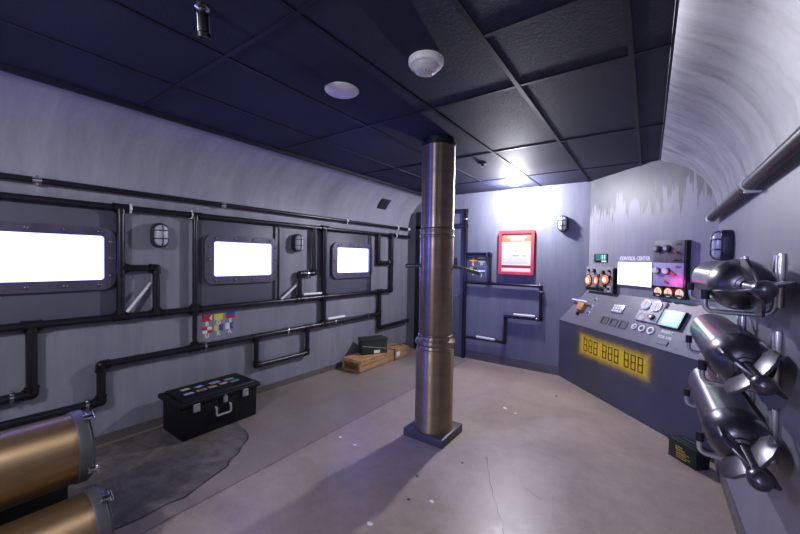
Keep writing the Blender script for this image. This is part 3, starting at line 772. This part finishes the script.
bm = B(); add_lathe(bm, [(0, 0), (.05, 0), (.045, -.012), (.015, -.015), (.015, -.03), (0, -.03)]); obj('escutcheon', bm, 'black', t)
bm = B(); add_lathe(bm, [(0, -.04), (.025, -.042), (.025, -.045), (0, -.045)]); add_cyl(bm, (.012, 0, -.028), (.012, 0, -.042), .003); add_cyl(bm, (-.012, 0, -.028), (-.012, 0, -.042), .003); obj('deflector', bm, 'chrome', t)
# small speaker / vent on the curve of the left wall
y = 4.56; a = math.radians(40); xl = XL(y)
nx, nz = (-3.16 - (-3.16-xl)*math.cos(a)), 2.16 + .6*math.sin(a)
t = thing('wall_vent', 'small dark square vent on the curve of the left wall', 'vent', (nx+.005, y, nz), LW_ROT)
Mv = Matrix.Rotation(math.radians(40), 4, 'X')
bx('vent_frame', 'black', t, -.115, .115, -.012, .03, -.095, .095, M=Mv, bevel=.006)
bm = B()
for i in range(7): add_box(bm, -.095, .095, -.017, -.010, -.075+i*.024, -.063+i*.024, M=Mv)
obj('vent_louvre', bm, 'gunmetal', t)

# ------------------------------------------------------------------ periscope column
t = thing('periscope_column', 'tall bronze periscope column standing on a square dark base plate', 'periscope', (-1.625, 2.885, 0))
bx('base_plate', 'gun_paint', t, -.205, .205, -.205, .205, 0, .072, bevel=.004)
bm = B(); add_lathe(bm, [(0, .072), (.180, .072), (.181, .08), (.178, .09), (.178, .80), (.172, .815), (.166, .822), (0, .822)], seg=64); obj('lower_tube', bm, 'bronze_low', t)
bm = B(); add_lathe(bm, [(.165, .815), (.172, .828), (.165, .85), (.170, .862), (.188, .868), (.190, .885), (.184, .90), (.166, .915), (.160, .935), (.164, .945), (.156, .955), (.150, .955)], seg=64); obj('collar', bm, 'bronze', t)
bm = B(); add_lathe(bm, [(.150, .93), (.157, .94), (.157, 1.850), (.162, 1.855), (.164, 1.868), (.158, 1.874), (.157, 1.91), (.162, 1.918), (.162, 1.928), (.156, 1.936), (.153, 1.94), (.153, 2.70), (0, 2.70)], seg=64)
obj('upper_tube', bm, 'bronze', t)
bm = B(); add_lathe(bm, [(.150, 2.688), (.163, 2.692), (.163, 2.715), (.150, 2.722), (.150, 2.758), (0, 2.758)], seg=48); obj('top_ring', bm, 'black', t)
c = Vector((-1.625, 2.885, 0))
def handle(p0, p1):
    p0, p1 = Vector(p0)-c, Vector(p1)-c; d = (p1-p0).normalized()
    bm = B(); add_cyl(bm, p0, p1, .015, .015, 16); add_cyl(bm, p0 + d*.02, p0 + d*.035, .02, None, 16)
    h = obj('handle', bm, 'gunmetal', t)
    bm = B(); add_cyl(bm, p0.lerp(p1, .45), p1 + d*.004, .019, .019, 16); obj('grip', bm, 'gunmetal', h)
handle((-1.745, 2.80, 1.590), (-1.87, 2.735, 1.583))
handle((-1.505, 2.965, 1.592), (-1.285, 3.09, 1.525))

# ------------------------------------------------------------------ launch tubes, lower left
def make_tube(label, loc):
    t = thing('launch_tube', label, 'torpedo tube', loc, 0, 'gold launch tubes on the rack')
    My = Matrix.Rotation(-PI/2, 4, 'X'); R = .187
    bm = B(); add_lathe(bm, [(R-.02, -1.5), (R, -1.5), (R, -.05), (R-.012, -.045)], My, 64); obj('barrel', bm, 'brass', t)
    bm = B(); add_lathe(bm, [(R-.01, -.062), (R+.006, -.060), (R+.009, -.054), (R+.009, -.012), (R+.003, -.004), (R-.012, -.004)], My, 64); obj('collar', bm, 'gun_paint', t)
    bm = B(); add_lathe(bm, [(0, -.004), (R-.006, -.004), (R-.004, .006), (R-.02, .011), (R-.09, .014), (0, .015)], My, 64); obj('end_cap', bm, 'gunmetal', t)
    for a in (62, -20, 150, 240):
        A = math.radians(a); m = Matrix.Rotation(-A, 4, 'Y')
        bm = B(); add_box(bm, R+.004, R+.034, -.03, .018, -.014, .014, M=m, bevel=.004); add_cyl(bm, V(m, (R+.026, .012, -.028)), V(m, (R+.026, .012, .028)), .009, None, 12)
        obj('latch_lug', bm, 'chrome', t)
    return t
tb = make_tube('gold launch tube lying higher on the rack at lower left', (-2.62, 0.585, 0.553))
dup(tb, (-2.375, 0.60, 0.19), 0, 'gold launch tube on the floor below the other, at the bottom corner')
t = thing('tube_rack', 'black steel rack carrying the gold launch tubes', 'rack', (-2.85, 0, 0))
for y in (0.10, -0.75):
    bx('upright', 'black', t, -.05, .01, y-.03, y+.03, 0, .80, bevel=.004)
    bx('cradle_arm', 'black', t, .0, .19, y-.025, y+.025, .30, .345, bevel=.004)
    bx('foot', 'black', t, -.12, .12, y-.03, y+.03, 0, .03, bevel=.004)
bx('shade_plate', 'black', t, -.02, .0, -.80, .56, .05, .48, bevel=.004)  # black sheet standing in for the deep shade between the tubes

# ------------------------------------------------------------------ storage trunk
t = thing('storage_trunk', 'black plastic storage trunk with stickers on its lid, by the left wall', 'trunk', (-3.495, 1.745, 0))
bm = B(); add_prism(bm, [(-.205, 0), (.205, 0), (.214, .30), (-.214, .30)], -.357, .357, bevel=.018)
add_box(bm, -.213, .213, -.357, .357, .285, .305, bevel=.005)
for y in (-.22, -.08, .08, .22): add_box(bm, .196, .206, y-.006, y+.006, .03, .10)
obj('body', bm, 'trunk', t)
bm = B(); add_box(bm, -.234, .230, -.392, .388, .298, .345, bevel=.016, seg=3); add_prism(bm, [(-.20, .34), (.20, .34), (.185, .366), (-.185, .366)], -.345, .345, bevel=.008)
lid = obj('lid', bm, 'trunk', t)
for y in (-.25, .215):
    bm = B(); add_box(bm, .226, .238, y-.03, y+.03, .245, .318, bevel=.005); add_cyl(bm, (.236, y-.024, .312), (.236, y+.024, .312), .009); add_box(bm, .235, .243, y-.012, y+.02, .25, .262, bevel=.003)
    obj('latch', bm, 'sil', t)
bm = B(); add_box(bm, .226, .238, -.008, .032, .25, .312, bevel=.005); add_cyl(bm, (.237, .012, .285), (.243, .012, .285), .01); add_box(bm, .232, .244, .0, .012, .305, .33, bevel=.003); obj('lock', bm, 'sil', t)
bm = B(); add_tube(bm, round_path([(.215, -.075, .225), (.24, -.075, .225), (.245, -.075, .15), (.245, .06, .15), (.24, .06, .225), (.215, .06, .225)], .02), .010, 10); obj('handle', bm, 'greyhandle', t)
for (x, y, sx, sy, m1, m2, rz) in ((-3.57, 1.53, .05, .075, 's_yellow', 's_grey', .1), (-3.44, 1.505, .045, .085, 's_lilac', 's_grey', -.05), (-3.55, 1.645, .055, .075, 's_blue', 's_grey', .3), (-3.44, 1.62, .045, .085, 's_yellow', 'f_black', 0),
                                   (-3.545, 1.795, .06, .10, 's_lilac', 's_blue', .1), (-3.445, 1.725, .05, .075, 's_tan', 's_yellow', -.1), (-3.46, 1.84, .05, .08, 's_pink', 's_grey', .15), (-3.53, 1.935, .055, .09, 's_teal2', 's_teal', 0), (-3.44, 1.945, .045, .09, 's_teal', 's_teal2', .05)):
    M = Matrix.Translation((x+3.495, y-1.745, .3665)) @ Matrix.Rotation(rz, 4, 'Z')
    bm = B(); add_box(bm, -sx/2, sx/2, -sy/2, sy/2, -.001, .0012, M=M)
    add_box(bm, -sx*.15, sx*.3, -sy*.35, sy*.35, .0012, .0018, M=M, mi=1)
    obj('sticker', bm, [m1, m2], lid)

# ------------------------------------------------------------------ wooden crate and ammo cans
t = thing('wooden_crate', 'long low wooden crate on the floor against the left wall', 'crate', (-3.495, 4.35, 0))
bm = B()
add_box(bm, -.170, .170, -.60, .60, .004, .155, bevel=.004)
for z0, z1 in ((.006, .078), (.082, .152)): add_box(bm, .158, .176, -.60, .60, z0, z1, bevel=.003)
obj('body', bm, 'wood', t)
bm = B()
for x0, x1 in ((-.180, -.062), (-.058, .058), (.062, .180)): add_box(bm, x0, x1, -.605, .605, .152, .172, bevel=.003)
obj('lid', bm, 'wood', t)
for s in (-1, 1):
    bm = B(); add_box(bm, -.150, .150, s*.594, s*.606, .02, .14, bevel=.002); e = obj('end_panel', bm, 'wood_dark', t)
    bm = B()
    for x in (-.165, .150): add_box(bm, x, x+.03, s*.596, s*.622, .003, .158, bevel=.003)
    add_box(bm, -.165, .18, s*.596, s*.620, .130, .158, bevel=.003); add_box(bm, -.165, .18, s*.596, s*.620, .003, .022, bevel=.003)
    obj('end_frame', bm, 'wood', t)
    bm = B(); add_tube(bm, [(-.10, s*.608, .085), (-.06, s*.622, .068), (0, s*.628, .060), (.06, s*.622, .068), (.10, s*.608, .085)], .011, 8); obj('rope_handle', bm, 'rope', e)
bx('band', 'rope', t, -.184, .184, .20, .235, .0, .177)
bx('paper_label', 'paper', t, .1765, .179, .27, .37, .05, .125)
bm = B(); add_tube(bm, [(-.05, .34, .178), (.02, .42, .181), (.05, .55, .180), (.12, .50, .181)], .006, 6); obj('tie_rope', bm, 'rope', t)

def ammo(label, loc, rotz, L, W_, Hh, mat):
    t = thing('ammo_can', label, 'ammo can', loc, rotz)
    bx('body', mat, t, -L/2, L/2, -W_/2, W_/2, 0, Hh*.80, bevel=.006)
    bm = B(); add_box(bm, -L/2-.006, L/2+.006, -W_/2-.006, W_/2+.006, Hh*.78, Hh*.965, bevel=.006); add_box(bm, -L/2+.02, L/2-.02, -W_/2+.02, W_/2-.02, Hh*.96, Hh, bevel=.004)
    lid = obj('lid', bm, mat, t)
    bm = B(); add_tube(bm, round_path([(-.06, 0, Hh-.002), (-.06, 0, Hh+.010), (.06, 0, Hh+.010), (.06, 0, Hh-.002)], .008), .004, 8); obj('carry_handle', bm, 'gunmetal', lid)
    return t
t = ammo('dark green ammo can sitting on the wooden crate', (-3.485, 4.215, .1725), math.radians(62), .42, .18, .255, 'olive2')
bm = B(); add_tube(bm, [(-.20, -.092, .135), (.0, -.095, .105), (.20, -.092, .07)], .005, 8); obj('strap', bm, 'greyhandle', t)
bx('paper_label', 'paper', t, -.015, .085, -.0925, -.089, .012, .06)
bx('latch', 'sil', t, .165, .20, -.03, .03, .253, .264, bevel=.003)
# box in the console corner
cm = Matrix.Translation(CW) @ Matrix.Rotation(CW_ROT, 4, 'Z')
t = ammo('black green ammo box with yellow markings on the floor beside the console', cm @ Vector((1.918, -.448, 0)), CW_ROT, .246, .130, .168, 'olive')
bm = B(); rr = random.Random(3)
for k_, (z, n_, h_) in enumerate(((.115, 3, .012), (.095, 4, .010), (.078, 5, .006), (.062, 4, .008), (.045, 5, .006), (.03, 4, .006))):
    x = -.055 + .002*k_
    for i in range(n_):
        wd = rr.uniform(.012, .024); add_box(bm, x, x+wd, -.0665, -.0648, z-h_/2, z+h_/2); x += wd + .005
obj('stencil_marks', bm, 'yellowink', t)
bm = B(); add_box(bm, .122, .135, -.025, .03, .05, .14, bevel=.004); add_cyl(bm, (.128, -.03, .04), (.128, .035, .04), .014); add_box(bm, .125, .142, -.015, .02, .02, .06, bevel=.004); obj('latch', bm, 'black', t)

# ------------------------------------------------------------------ control console in the corner
YF, ZF, ZT = -.2566, .818, 1.262
con = thing('control_console', 'grey control console with a sloped desk across the corner', 'console', CW, CW_ROT)
bm = B()
add_prism(bm, [(-.285, 0), (1.97, 0), (1.97, ZF), (-.285, ZF)], YF, YF+.02); obj('front_panel', bm, 'front', con)
# sloped top frame: local x = u, local z = up the slope, local -y = outward
SLOPE = Matrix(((1, 0, 0, 0), (0, .866, .5005, YF), (0, -.5005, .866, ZF), (0, 0, 0, 1)))
bm = B()
add_prism(bm, [(-.295, -.006), (1.975, -.006), (1.745, .5128), (-.01, .5128)], 0, .015, SLOPE); obj('desk_top', bm, 'desk', con)
# stencilled nines of segments
def digit(u, z, wd=.066, ht=.160, tick=False):
    bm = B(); s = .0110; y0, y1 = YF-.0018, YF+.001
    for zz in (0, ht/2-s/2, ht-s): add_box(bm, u, u+wd, y0, y1, z+zz, z+zz+s)
    for xx in (0, wd-s): add_box(bm, u+xx, u+xx+s, y0, y1, z, z+ht + (.018 if tick and xx == 0 else 0))
    obj('segment_digit', bm, 'f_black', con)
for g, u in enumerate((.300, .640, .975)):
    for k_ in range(3): digit(u + k_*.094, .506, tick=(k_ == 0))
def S(*p): return V(SLOPE, p)
# lever: wooden fork, white T bar
bm = B(); add_box(bm, .02, .145, -.05, 0, .19, .30, M=SLOPE, bevel=.004); lv = obj('lever', bm, 'wood_lever', con)
bm = B(); add_cyl(bm, S(-.12, -.052, .318), S(.195, -.052, .318), .013, None, 16); obj('lever_bar', bm, 'white', lv)
bm = B(); add_box(bm, .055, .085, -.03, 0, .125, .165, M=SLOPE, bevel=.003); obj('lever_latch', bm, 'black', lv)
for v in (.384, .280, .184):
    bm = B(); add_lathe(bm, [(0, 0), (.030, 0), (.030, .006), (.024, .010), (.0235, .006), (0, .006)], SLOPE @ Matrix.Translation((.245, 0, v)) @ Matrix.Rotation(PI/2, 4, 'X'), 24); j = obj('push_button', bm, 'white', con)
    bm = B(); add_lathe(bm, [(0, .0055), (.0225, .0055), (.022, .014), (.016, .018), (0, .018)], SLOPE @ Matrix.Translation((.245, 0, v)) @ Matrix.Rotation(PI/2, 4, 'X'), 24); obj('button_cap', bm, 'f_blue', j)
bm = B()
for i in range(5):
    for k_ in range(5):
        if (i-2)**2 + (k_-2)**2 > 6: continue
        add_cyl(bm, S(.34+.026*i, -.0012, .27+.03*k_), S(.34+.026*i, .001, .27+.03*k_), .0035, None, 8)
obj('speaker_holes', bm, 'f_black', con)
bx('keypad', 'sil', con, .60, .765, -.012, 0, .265, .375, M=SLOPE, bevel=.003)
kp = [o for o in con.children if o.name.startswith('keypad')][0]
for i in range(4):
    for k_ in range(3): bx('key', 'white', kp, .61+.0375*i, .639+.0375*i, -.018, -.011, .275+.032*k_, .299+.032*k_, M=SLOPE, bevel=.002)
for u in (.53, .675, .82):
    bm = B(); add_ring_plate(bm, rrect(u, u+.10, .098, .192, .004, 2), rrect(u+.007, u+.093, .105, .185, .002, 2), -.006, 0, SLOPE); add_box(bm, u+.005, u+.095, -.0012, 0, .103, .187, M=SLOPE); o = obj('card_recess', bm, 'recess', con)
    bx('recess_shade_edge', 'black', o, u-.006, u+.001, -.008, 0, .098, .194, M=SLOPE)
# ivory meter panel
bx('meter_panel', 'ivory', con, .985, 1.258, -.022, 0, .235, .487, M=SLOPE, bevel=.003)
mp = [o for o in con.children if o.name.startswith('meter_panel')][0]
def disc(name, mat, parent, u, v, r, h0, h1, seg=24, M=SLOPE, taper=1.0):
    bm = B(); add_cyl(bm, V(M, (u, -h0, v)), V(M, (u, -h1, v)), r, r*taper, seg); return obj(name, bm, mat, parent)
for u, v in ((1.045, .420), (1.178, .418)):
    disc('dial_bezel', 'gunmetal', mp, u, v, .060, .021, .036); disc('dial_face', 'ivory', mp, u, v, .052, .036, .0385)
    bm = B(); add_box(bm, u-.002, u+.002, -.0395, -.038, v-.03, v+.035, M=SLOPE); obj('dial_needle', bm, 'f_black', mp)
disc('rotary_scale', 'gunmetal', mp, 1.075, .285, .056, .021, .024); disc('rotary_scale', 'ivory', mp, 1.062, .270, .034, .024, .026)
disc('knob', 'black', mp, 1.19, .292, .033, .021, .05, taper=.85)
disc('knob_cap', 'sil', mp, 1.19, .292, .012, .05, .053)
for u, v in ((1.0, .472), (1.243, .472), (1.0, .250), (1.243, .250), (1.0, .36)): disc('screw', 'black', mp, u, v, .006, .021, .024, 10)
for u, r in ((1.02, .032), (1.12, .038), (1.23, .041)):
    g = disc('round_gauge', 'white', con, u, .155, r, 0, .012); disc('gauge_well', 'recess', g, u+.003, .155, r*.62, .012, .0125)
    bm = B(); add_box(bm, u-.02, u+.012, -.014, -.012, .150, .160, M=SLOPE); obj('gauge_pointer', bm, 'white' if r < .035 else 'f_black', g)
# tablet
bx('tablet', 'black', con, 1.285, 1.520, -.030, 0, .222, .412, M=SLOPE, bevel=.005)
tb_ = [o for o in con.children if o.name.startswith('tablet')][0]
bx('tablet_bezel', 'key', tb_, 1.290, 1.515, -.033, -.029, .227, .407, M=SLOPE)
bx('tablet_screen', 'e_green', tb_, 1.325, 1.495, -.0345, -.0325, .243, .395, M=SLOPE)
for a_ in ((1.335, 1.42, .33, .385), (1.43, 1.485, .36, .39), (1.335, 1.38, .26, .30)): bx('screen_block', 'e_pale', tb_, a_[0], a_[1], -.0352, -.034, a_[2], a_[3], M=SLOPE)
bm = B(); add_text(bm, 'INSERT', .040, SLOPE @ Matrix.Translation((1.405, -.001, .176)), 1.0, bold=.001); obj('stencil_lettering', bm, 'f_white', con)
bm = B(); add_text(bm, 'FOR USE', .040, SLOPE @ Matrix.Translation((1.41, -.001, .120)), 1.0, bold=.001); obj('stencil_lettering', bm, 'f_white', con)
bm = B(); add_box(bm, 1.345, 1.47, -.002, 0, .040, .046, M=SLOPE); add_box(bm, 1.462, 1.474, -.006, 0, .038, .082, M=SLOPE); obj('card_slot', bm, 'f_black', con)
for u, v in ((1.60, .12), (1.62, .30), (1.575, .04), (.45, .45)): disc('screw', 'recess', con, u, v, .006, 0, .002, 10)

# instruments on the corner wall
WM = I4
def wthing(name, label, cat, u, z, group=None): return thing(name, label, cat, cm @ Vector((u, 0, z)), CW_ROT, group)
t = wthing('monitor', 'white lit screen mounted above the sloped console desk', 'screen', .812, 1.52)
bx('monitor_case', 'black', t, -.25, .248, -.030, 0, -.138, .136, bevel=.004)
bx('display', 'e_white', t, -.240, .248, -.0315, -.029, -.134, .136)
ds = [o for o in t.children if o.name.startswith('display')][0]
for a_ in ((-.20, -.19, -.05, .11), (-.14, -.135, .02, .11), (-.10, .07, .05, .055), (-.10, .06, .09, .095), (-.10, .08, .0, .004), (.08, .084, -.11, .11), (-.05, -.045, -.10, .0), (.0, .08, -.06, -.055)):
    bx('diagram_line', 'e_line', ds, a_[0], a_[1], -.0322, -.031, a_[2], a_[3])
bm = B(); add_tube(bm, [Vector((-.165 + .055*math.cos(2*PI*i/24), -.0315, -.04 + .055*math.sin(2*PI*i/24))) for i in range(24)], .0022, 6, True); obj('diagram_circle', bm, 'e_linep', ds)
bm = B(); add_text(bm, 'CONTROL CENTER', .062, I4, .80, bold=.0042); o = obj('sign_lettering', bm, 'f_white'); o.location = cm @ Vector((.785, -.001, 1.697)); o.rotation_euler = (0, 0, CW_ROT)
tag(o, 'white capital lettering reading CONTROL CENTER above the lit screen', 'lettering')
t = wthing('clock_display', 'small green digital display high on the left of the console wall', 'display', .24, 1.705)
bx('case', 'black', t, -.12, .12, -.012, 0, -.055, .055, bevel=.003); bx('lcd', 'e_teal', t, -.085, .11, -.0135, -.011, -.028, .045); bx('reading_bar', 'e_pale', t, .03, .108, -.0138, -.011, -.048, -.036)
for u in (-.06, -.02, .04, .08): bx('lcd_segment', 'e_green' if u > 0 else 'black', t, u-.008, u+.008, -.0145, -.013, -.015, .035)
# lamp unit with orange lamps
t = wthing('lamp_unit', 'grey electrical unit with glowing orange lamps left of the screen', 'instrument', .272, 1.42)
bx('case', 'modgrey2', t, -.25, .25, -.05, 0, -.155, .165, bevel=.004)
bx('side_edge', 'black', t, .250, .262, -.055, 0, -.155, .150)
bx('lower_bar', 'black', t, -.25, .10, -.052, -.048, -.145, -.105)
def wdisc(name, mat, parent, x, z, r, h0, h1, sx=1.0, taper=1.0, seg=24):
    bm = B(); add_lathe(bm, [(0, h0), (r, h0), (r*taper, h1), (0, h1)], Matrix.Translation((x, 0, z)) @ Matrix.Diagonal((sx, 1, 1, 1)) @ Matrix.Rotation(PI/2, 4, 'X'), seg); return obj(name, bm, mat, parent)
for x, z, r, sx in ((-.195, -.015, .066, .85), (-.035, -.012, .052, .6), (.125, .012, .055, 1.1)):
    L_ = wdisc('lamp_ring', 'rubber', t, x, z, r*1.18, .048, .060, sx); g_ = wdisc('lamp_glow', 'e_amber', L_, x, z, r, .060, .070, sx, .85); wdisc('lamp_filament', 'e_core', L_, x, z-.004, r*.58, .070, .0715, sx)
for x, z, r in ((-.085, .115, .028), (.085, .10, .026), (-.19, .12, .018), (.19, .12, .014), (.20, .05, .020)):
    k_ = wdisc('knob', 'black', t, x, z, r, .048, .075, 1, .85); wdisc('knob_cap', 'sil', k_, x-.004, z+.004, r*.55, .075, .078)
for x, z in ((.0, .06), (.115, -.07), (.05, -.10), (.19, -.10), (-.02, -.085)): bx('terminal', 'gunmetal' if x < .1 else 'black', t, x-.02, x+.02, -.065, -.048, z-.02, z+.018, bevel=.003)
bx('terminal', 'ivory', t, .165, .225, -.06, -.048, -.14, -.075, bevel=.003)
def sw_panel(label, z0, z1, mat, knobmat, zk, marks, led):
    t = wthing('switch_panel', label, 'instrument', 1.277, z0)
    h_ = z1 - z0
    bx('case', mat, t, -.178, .172, -.055, 0, 0, h_, bevel=.003); bx('side_edge', 'black', t, .172, .190, -.05, 0, 0, h_)
    for x in (-.118, -.004):
        k_ = wdisc('knob', 'black' if knobmat != 'white' else 'gunmetal', t, x, zk, .037, .055, .075); wdisc('knob_cap', knobmat, k_, x-.005, zk+.004, .033 if knobmat == 'white' else .024, .075, .092, 1, .85)
    for x, z, sx, sz, m, a in marks:
        bx('switch', m, t, -sx/2, sx/2, -.075, -.053, -sz/2, sz/2, M=Matrix.Translation((x, 0, z)) @ Matrix.Rotation(math.radians(a), 4, 'Y'), bevel=.003)
    bm = B()
    for i in range(4): add_box(bm, .085+.016*i, .096+.016*i, -.057, -.054, h_-.05+.006*(i % 2), h_-.035+.006*(i % 2))
    obj('panel_marks', bm, 'f_black', t)
    if led: wdisc('indicator_light', 'e_red', t, .105, led, .020, .054, .066, 1, .8)
sw_panel('dark grey switch panel with two knobs, right of the screen and uppermost', 1.658, 1.880, 'modgrey', 'sil', .140, ((.095, .105, .05, .022, 'deepred', 20), (.10, .025, .022, .014, 'f_black', 10), (.07, .02, .016, .014, 'deepred', 0), (.135, .025, .02, .012, 'f_black', 0)), None)
sw_panel('lavender switch panel with white knobs and a red light, below the dark one', 1.415, 1.655, 'modlav', 'white', .155, ((.075, .128, .05, .022, 'red', 25), (.0, .042, .045, .016, 'deepred', 25)), .046)
point('light_indicator', cm @ Vector((1.382, -.14, 1.461)), 0.6, (1.0, 0.03, 0.30), 0.012)
point('light_tablet', cm @ S(1.41, -.08, .32), 0.6, (0.08, 1.0, 0.42), 0.03)
for i, x in enumerate((1.164, 1.285, 1.410)):
    t = wthing('lit_gauge', ('warm lit square gauge below the lavender panel, nearest the screen', 'warm lit round gauge, middle one below the lavender panel', 'warm lit square gauge below the lavender panel, nearest the torpedoes')[i], 'gauge', x, 1.352, 'lit gauges under the switch panels')
    bm = B()
    if i == 1: add_lathe(bm, [(0, 0), (.062, 0), (.062, .045), (.054, .052), (0, .052)], Matrix.Rotation(PI/2, 4, 'X'), 28)
    else: add_prism(bm, rrect(-.058, .058, -.056, .056, .014, 3), -.05, 0)
    obj('case', bm, 'black', t)
    bm = B(); add_lathe(bm, [(0, .050), (.045, .050), (.043, .0555), (0, .0555)], Matrix.Rotation(PI/2, 4, 'X'), 24); obj('dial_face', bm, 'e_warm', t)
    bm = B(); add_box(bm, -.035, .035, -.057, -.054, -.036, -.012); obj('dial_scale', bm, 'gunmetal', t)
    bm = B(); add_box(bm, -.0015, .0015, -.058, -.0555, -.01, .036, M=Matrix.Rotation(math.radians((-25, 10, 5)[i]), 4, 'Y')); obj('needle', bm, 'f_black', t)

# ------------------------------------------------------------------ torpedoes and their hooks
AX = .360
def make_torpedo(label, loc, roll_):
    t = thing('torpedo', label, 'torpedo', loc, 0, 'torpedoes on the right wall')
    MY = Matrix.Rotation(-PI/2, 4, 'X')               # lathe z -> +Y
    bm = B(); add_lathe(bm, [(.030, .225), (.055, .232), (.082, .252), (.104, .285), (.117, .325), (.1225, .365), (.1235, .385), (.121, .398), (.112, .402), (.05, .402)], MY, 48); obj('tail_cone', bm, 'torpedo_tail', t)
    bm = B(); add_lathe(bm, [(.05, .399), (.1165, .399), (.1175, .405), (.1165, .412), (.1165, 1.20), (.111, 1.26), (.093, 1.31), (.062, 1.345), (.028, 1.36), (0, 1.363)], MY, 48); obj('body', bm, 'torpedo', t)
    bm = B(); add_lathe(bm, [(0, .0), (.025, .0), (.026, .19), (.030, .20), (.042, .205), (.043, .222), (.036, .232), (0, .232)], MY, 28); obj('tail_tube', bm, 'torpedo_tail', t)
    bm = B(); pk = [(0, -.106)] + [(.037*math.sin(a), -.06-.044*math.cos(a)) for a in [PI*i/12 for i in range(1, 10)]] + [(.030, -.015), (.027, -.01), (0, -.005)]
    add_lathe(bm, pk, MY, 28); obj('tail_knob', bm, 'torpedo_tail', t)
    for k_ in range(4):
        A = math.radians(90*k_) + roll_
        # fin in the plane of the axis: local x = along Y, local z = radial
        m = Matrix.Rotation(A, 4, 'Y') @ Matrix(((0, 1, 0, 0), (1, 0, 0, 0), (0, 0, 1, 0), (0, 0, 0, 1)))
        bm = B(); add_prism(bm, [(.005, .022), (.225, .022), (.225, .075), (.190, .122), (.085, .122), (.035, .085)], -.006, .006, m, bevel=.002); obj('tail_fin', bm, 'torpedo_tail', t)
    return t
tp = make_torpedo('grey torpedo highest on the right wall hooks, below the caged lamp', (AX, 1.94, 1.555), math.radians(0))
tp.rotation_euler = (0, math.radians(-13), 0)
t2 = dup(tp, (AX, 1.90, 1.203), 0, 'middle one of the torpedoes on the right wall hooks, under the uppermost')
t3 = dup(tp, (AX, 1.90, 0.845), 0, 'lowest torpedo on the right wall hooks, above the ammo box')
t2.rotation_euler = (0, math.radians(38), 0); t3.rotation_euler = (0, math.radians(42), 0)
def make_hook(label, loc):
    t = thing('wall_hook', label, 'hook', loc, 0, 'torpedo hooks on the right wall')
    # origin on the wall below the torpedo's axis; -x out of the wall
    bm = B(); add_tube(bm, round_path([(-.026, 0, .140), (-.026, 0, -.137), (-.268, 0, -.137), (-.268, 0, -.058)], .055, 8), .0115, 14); h_ = obj('hook_rod', bm, 'steel', t)
    bx('wall_plate', 'steel', t, -.020, -.001, -.016, .016, -.10, .150, bevel=.005)
    bm = B(); add_cyl(bm, (-.268, 0, -.078), (-.268, 0, -.032), .0175, None, 16); obj('rubber_tip', bm, 'rubber', t)
    for z in (.13, -.08): cy('bolt', 'gunmetal', t, (-.018, .012, z), (-.026, .012, z), .006, None, 8)
    return t
hk = make_hook('chrome hook with a black tip under the topmost torpedo tail end', (.50, 2.29, 1.555))
for y, z, lab in ((3.02, 1.555, 'chrome hook with a black tip under the topmost torpedo, console end'), (2.29, 1.203, 'chrome hook under the middle torpedo, tail end'), (3.02, 1.203, 'chrome hook under the middle torpedo, console end'),
                  (2.29, .845, 'chrome hook under the lowest torpedo, tail end'), (3.02, .845, 'chrome hook under the lowest torpedo, console end')):
    dup(hk, (.50, y, z), 0, lab)
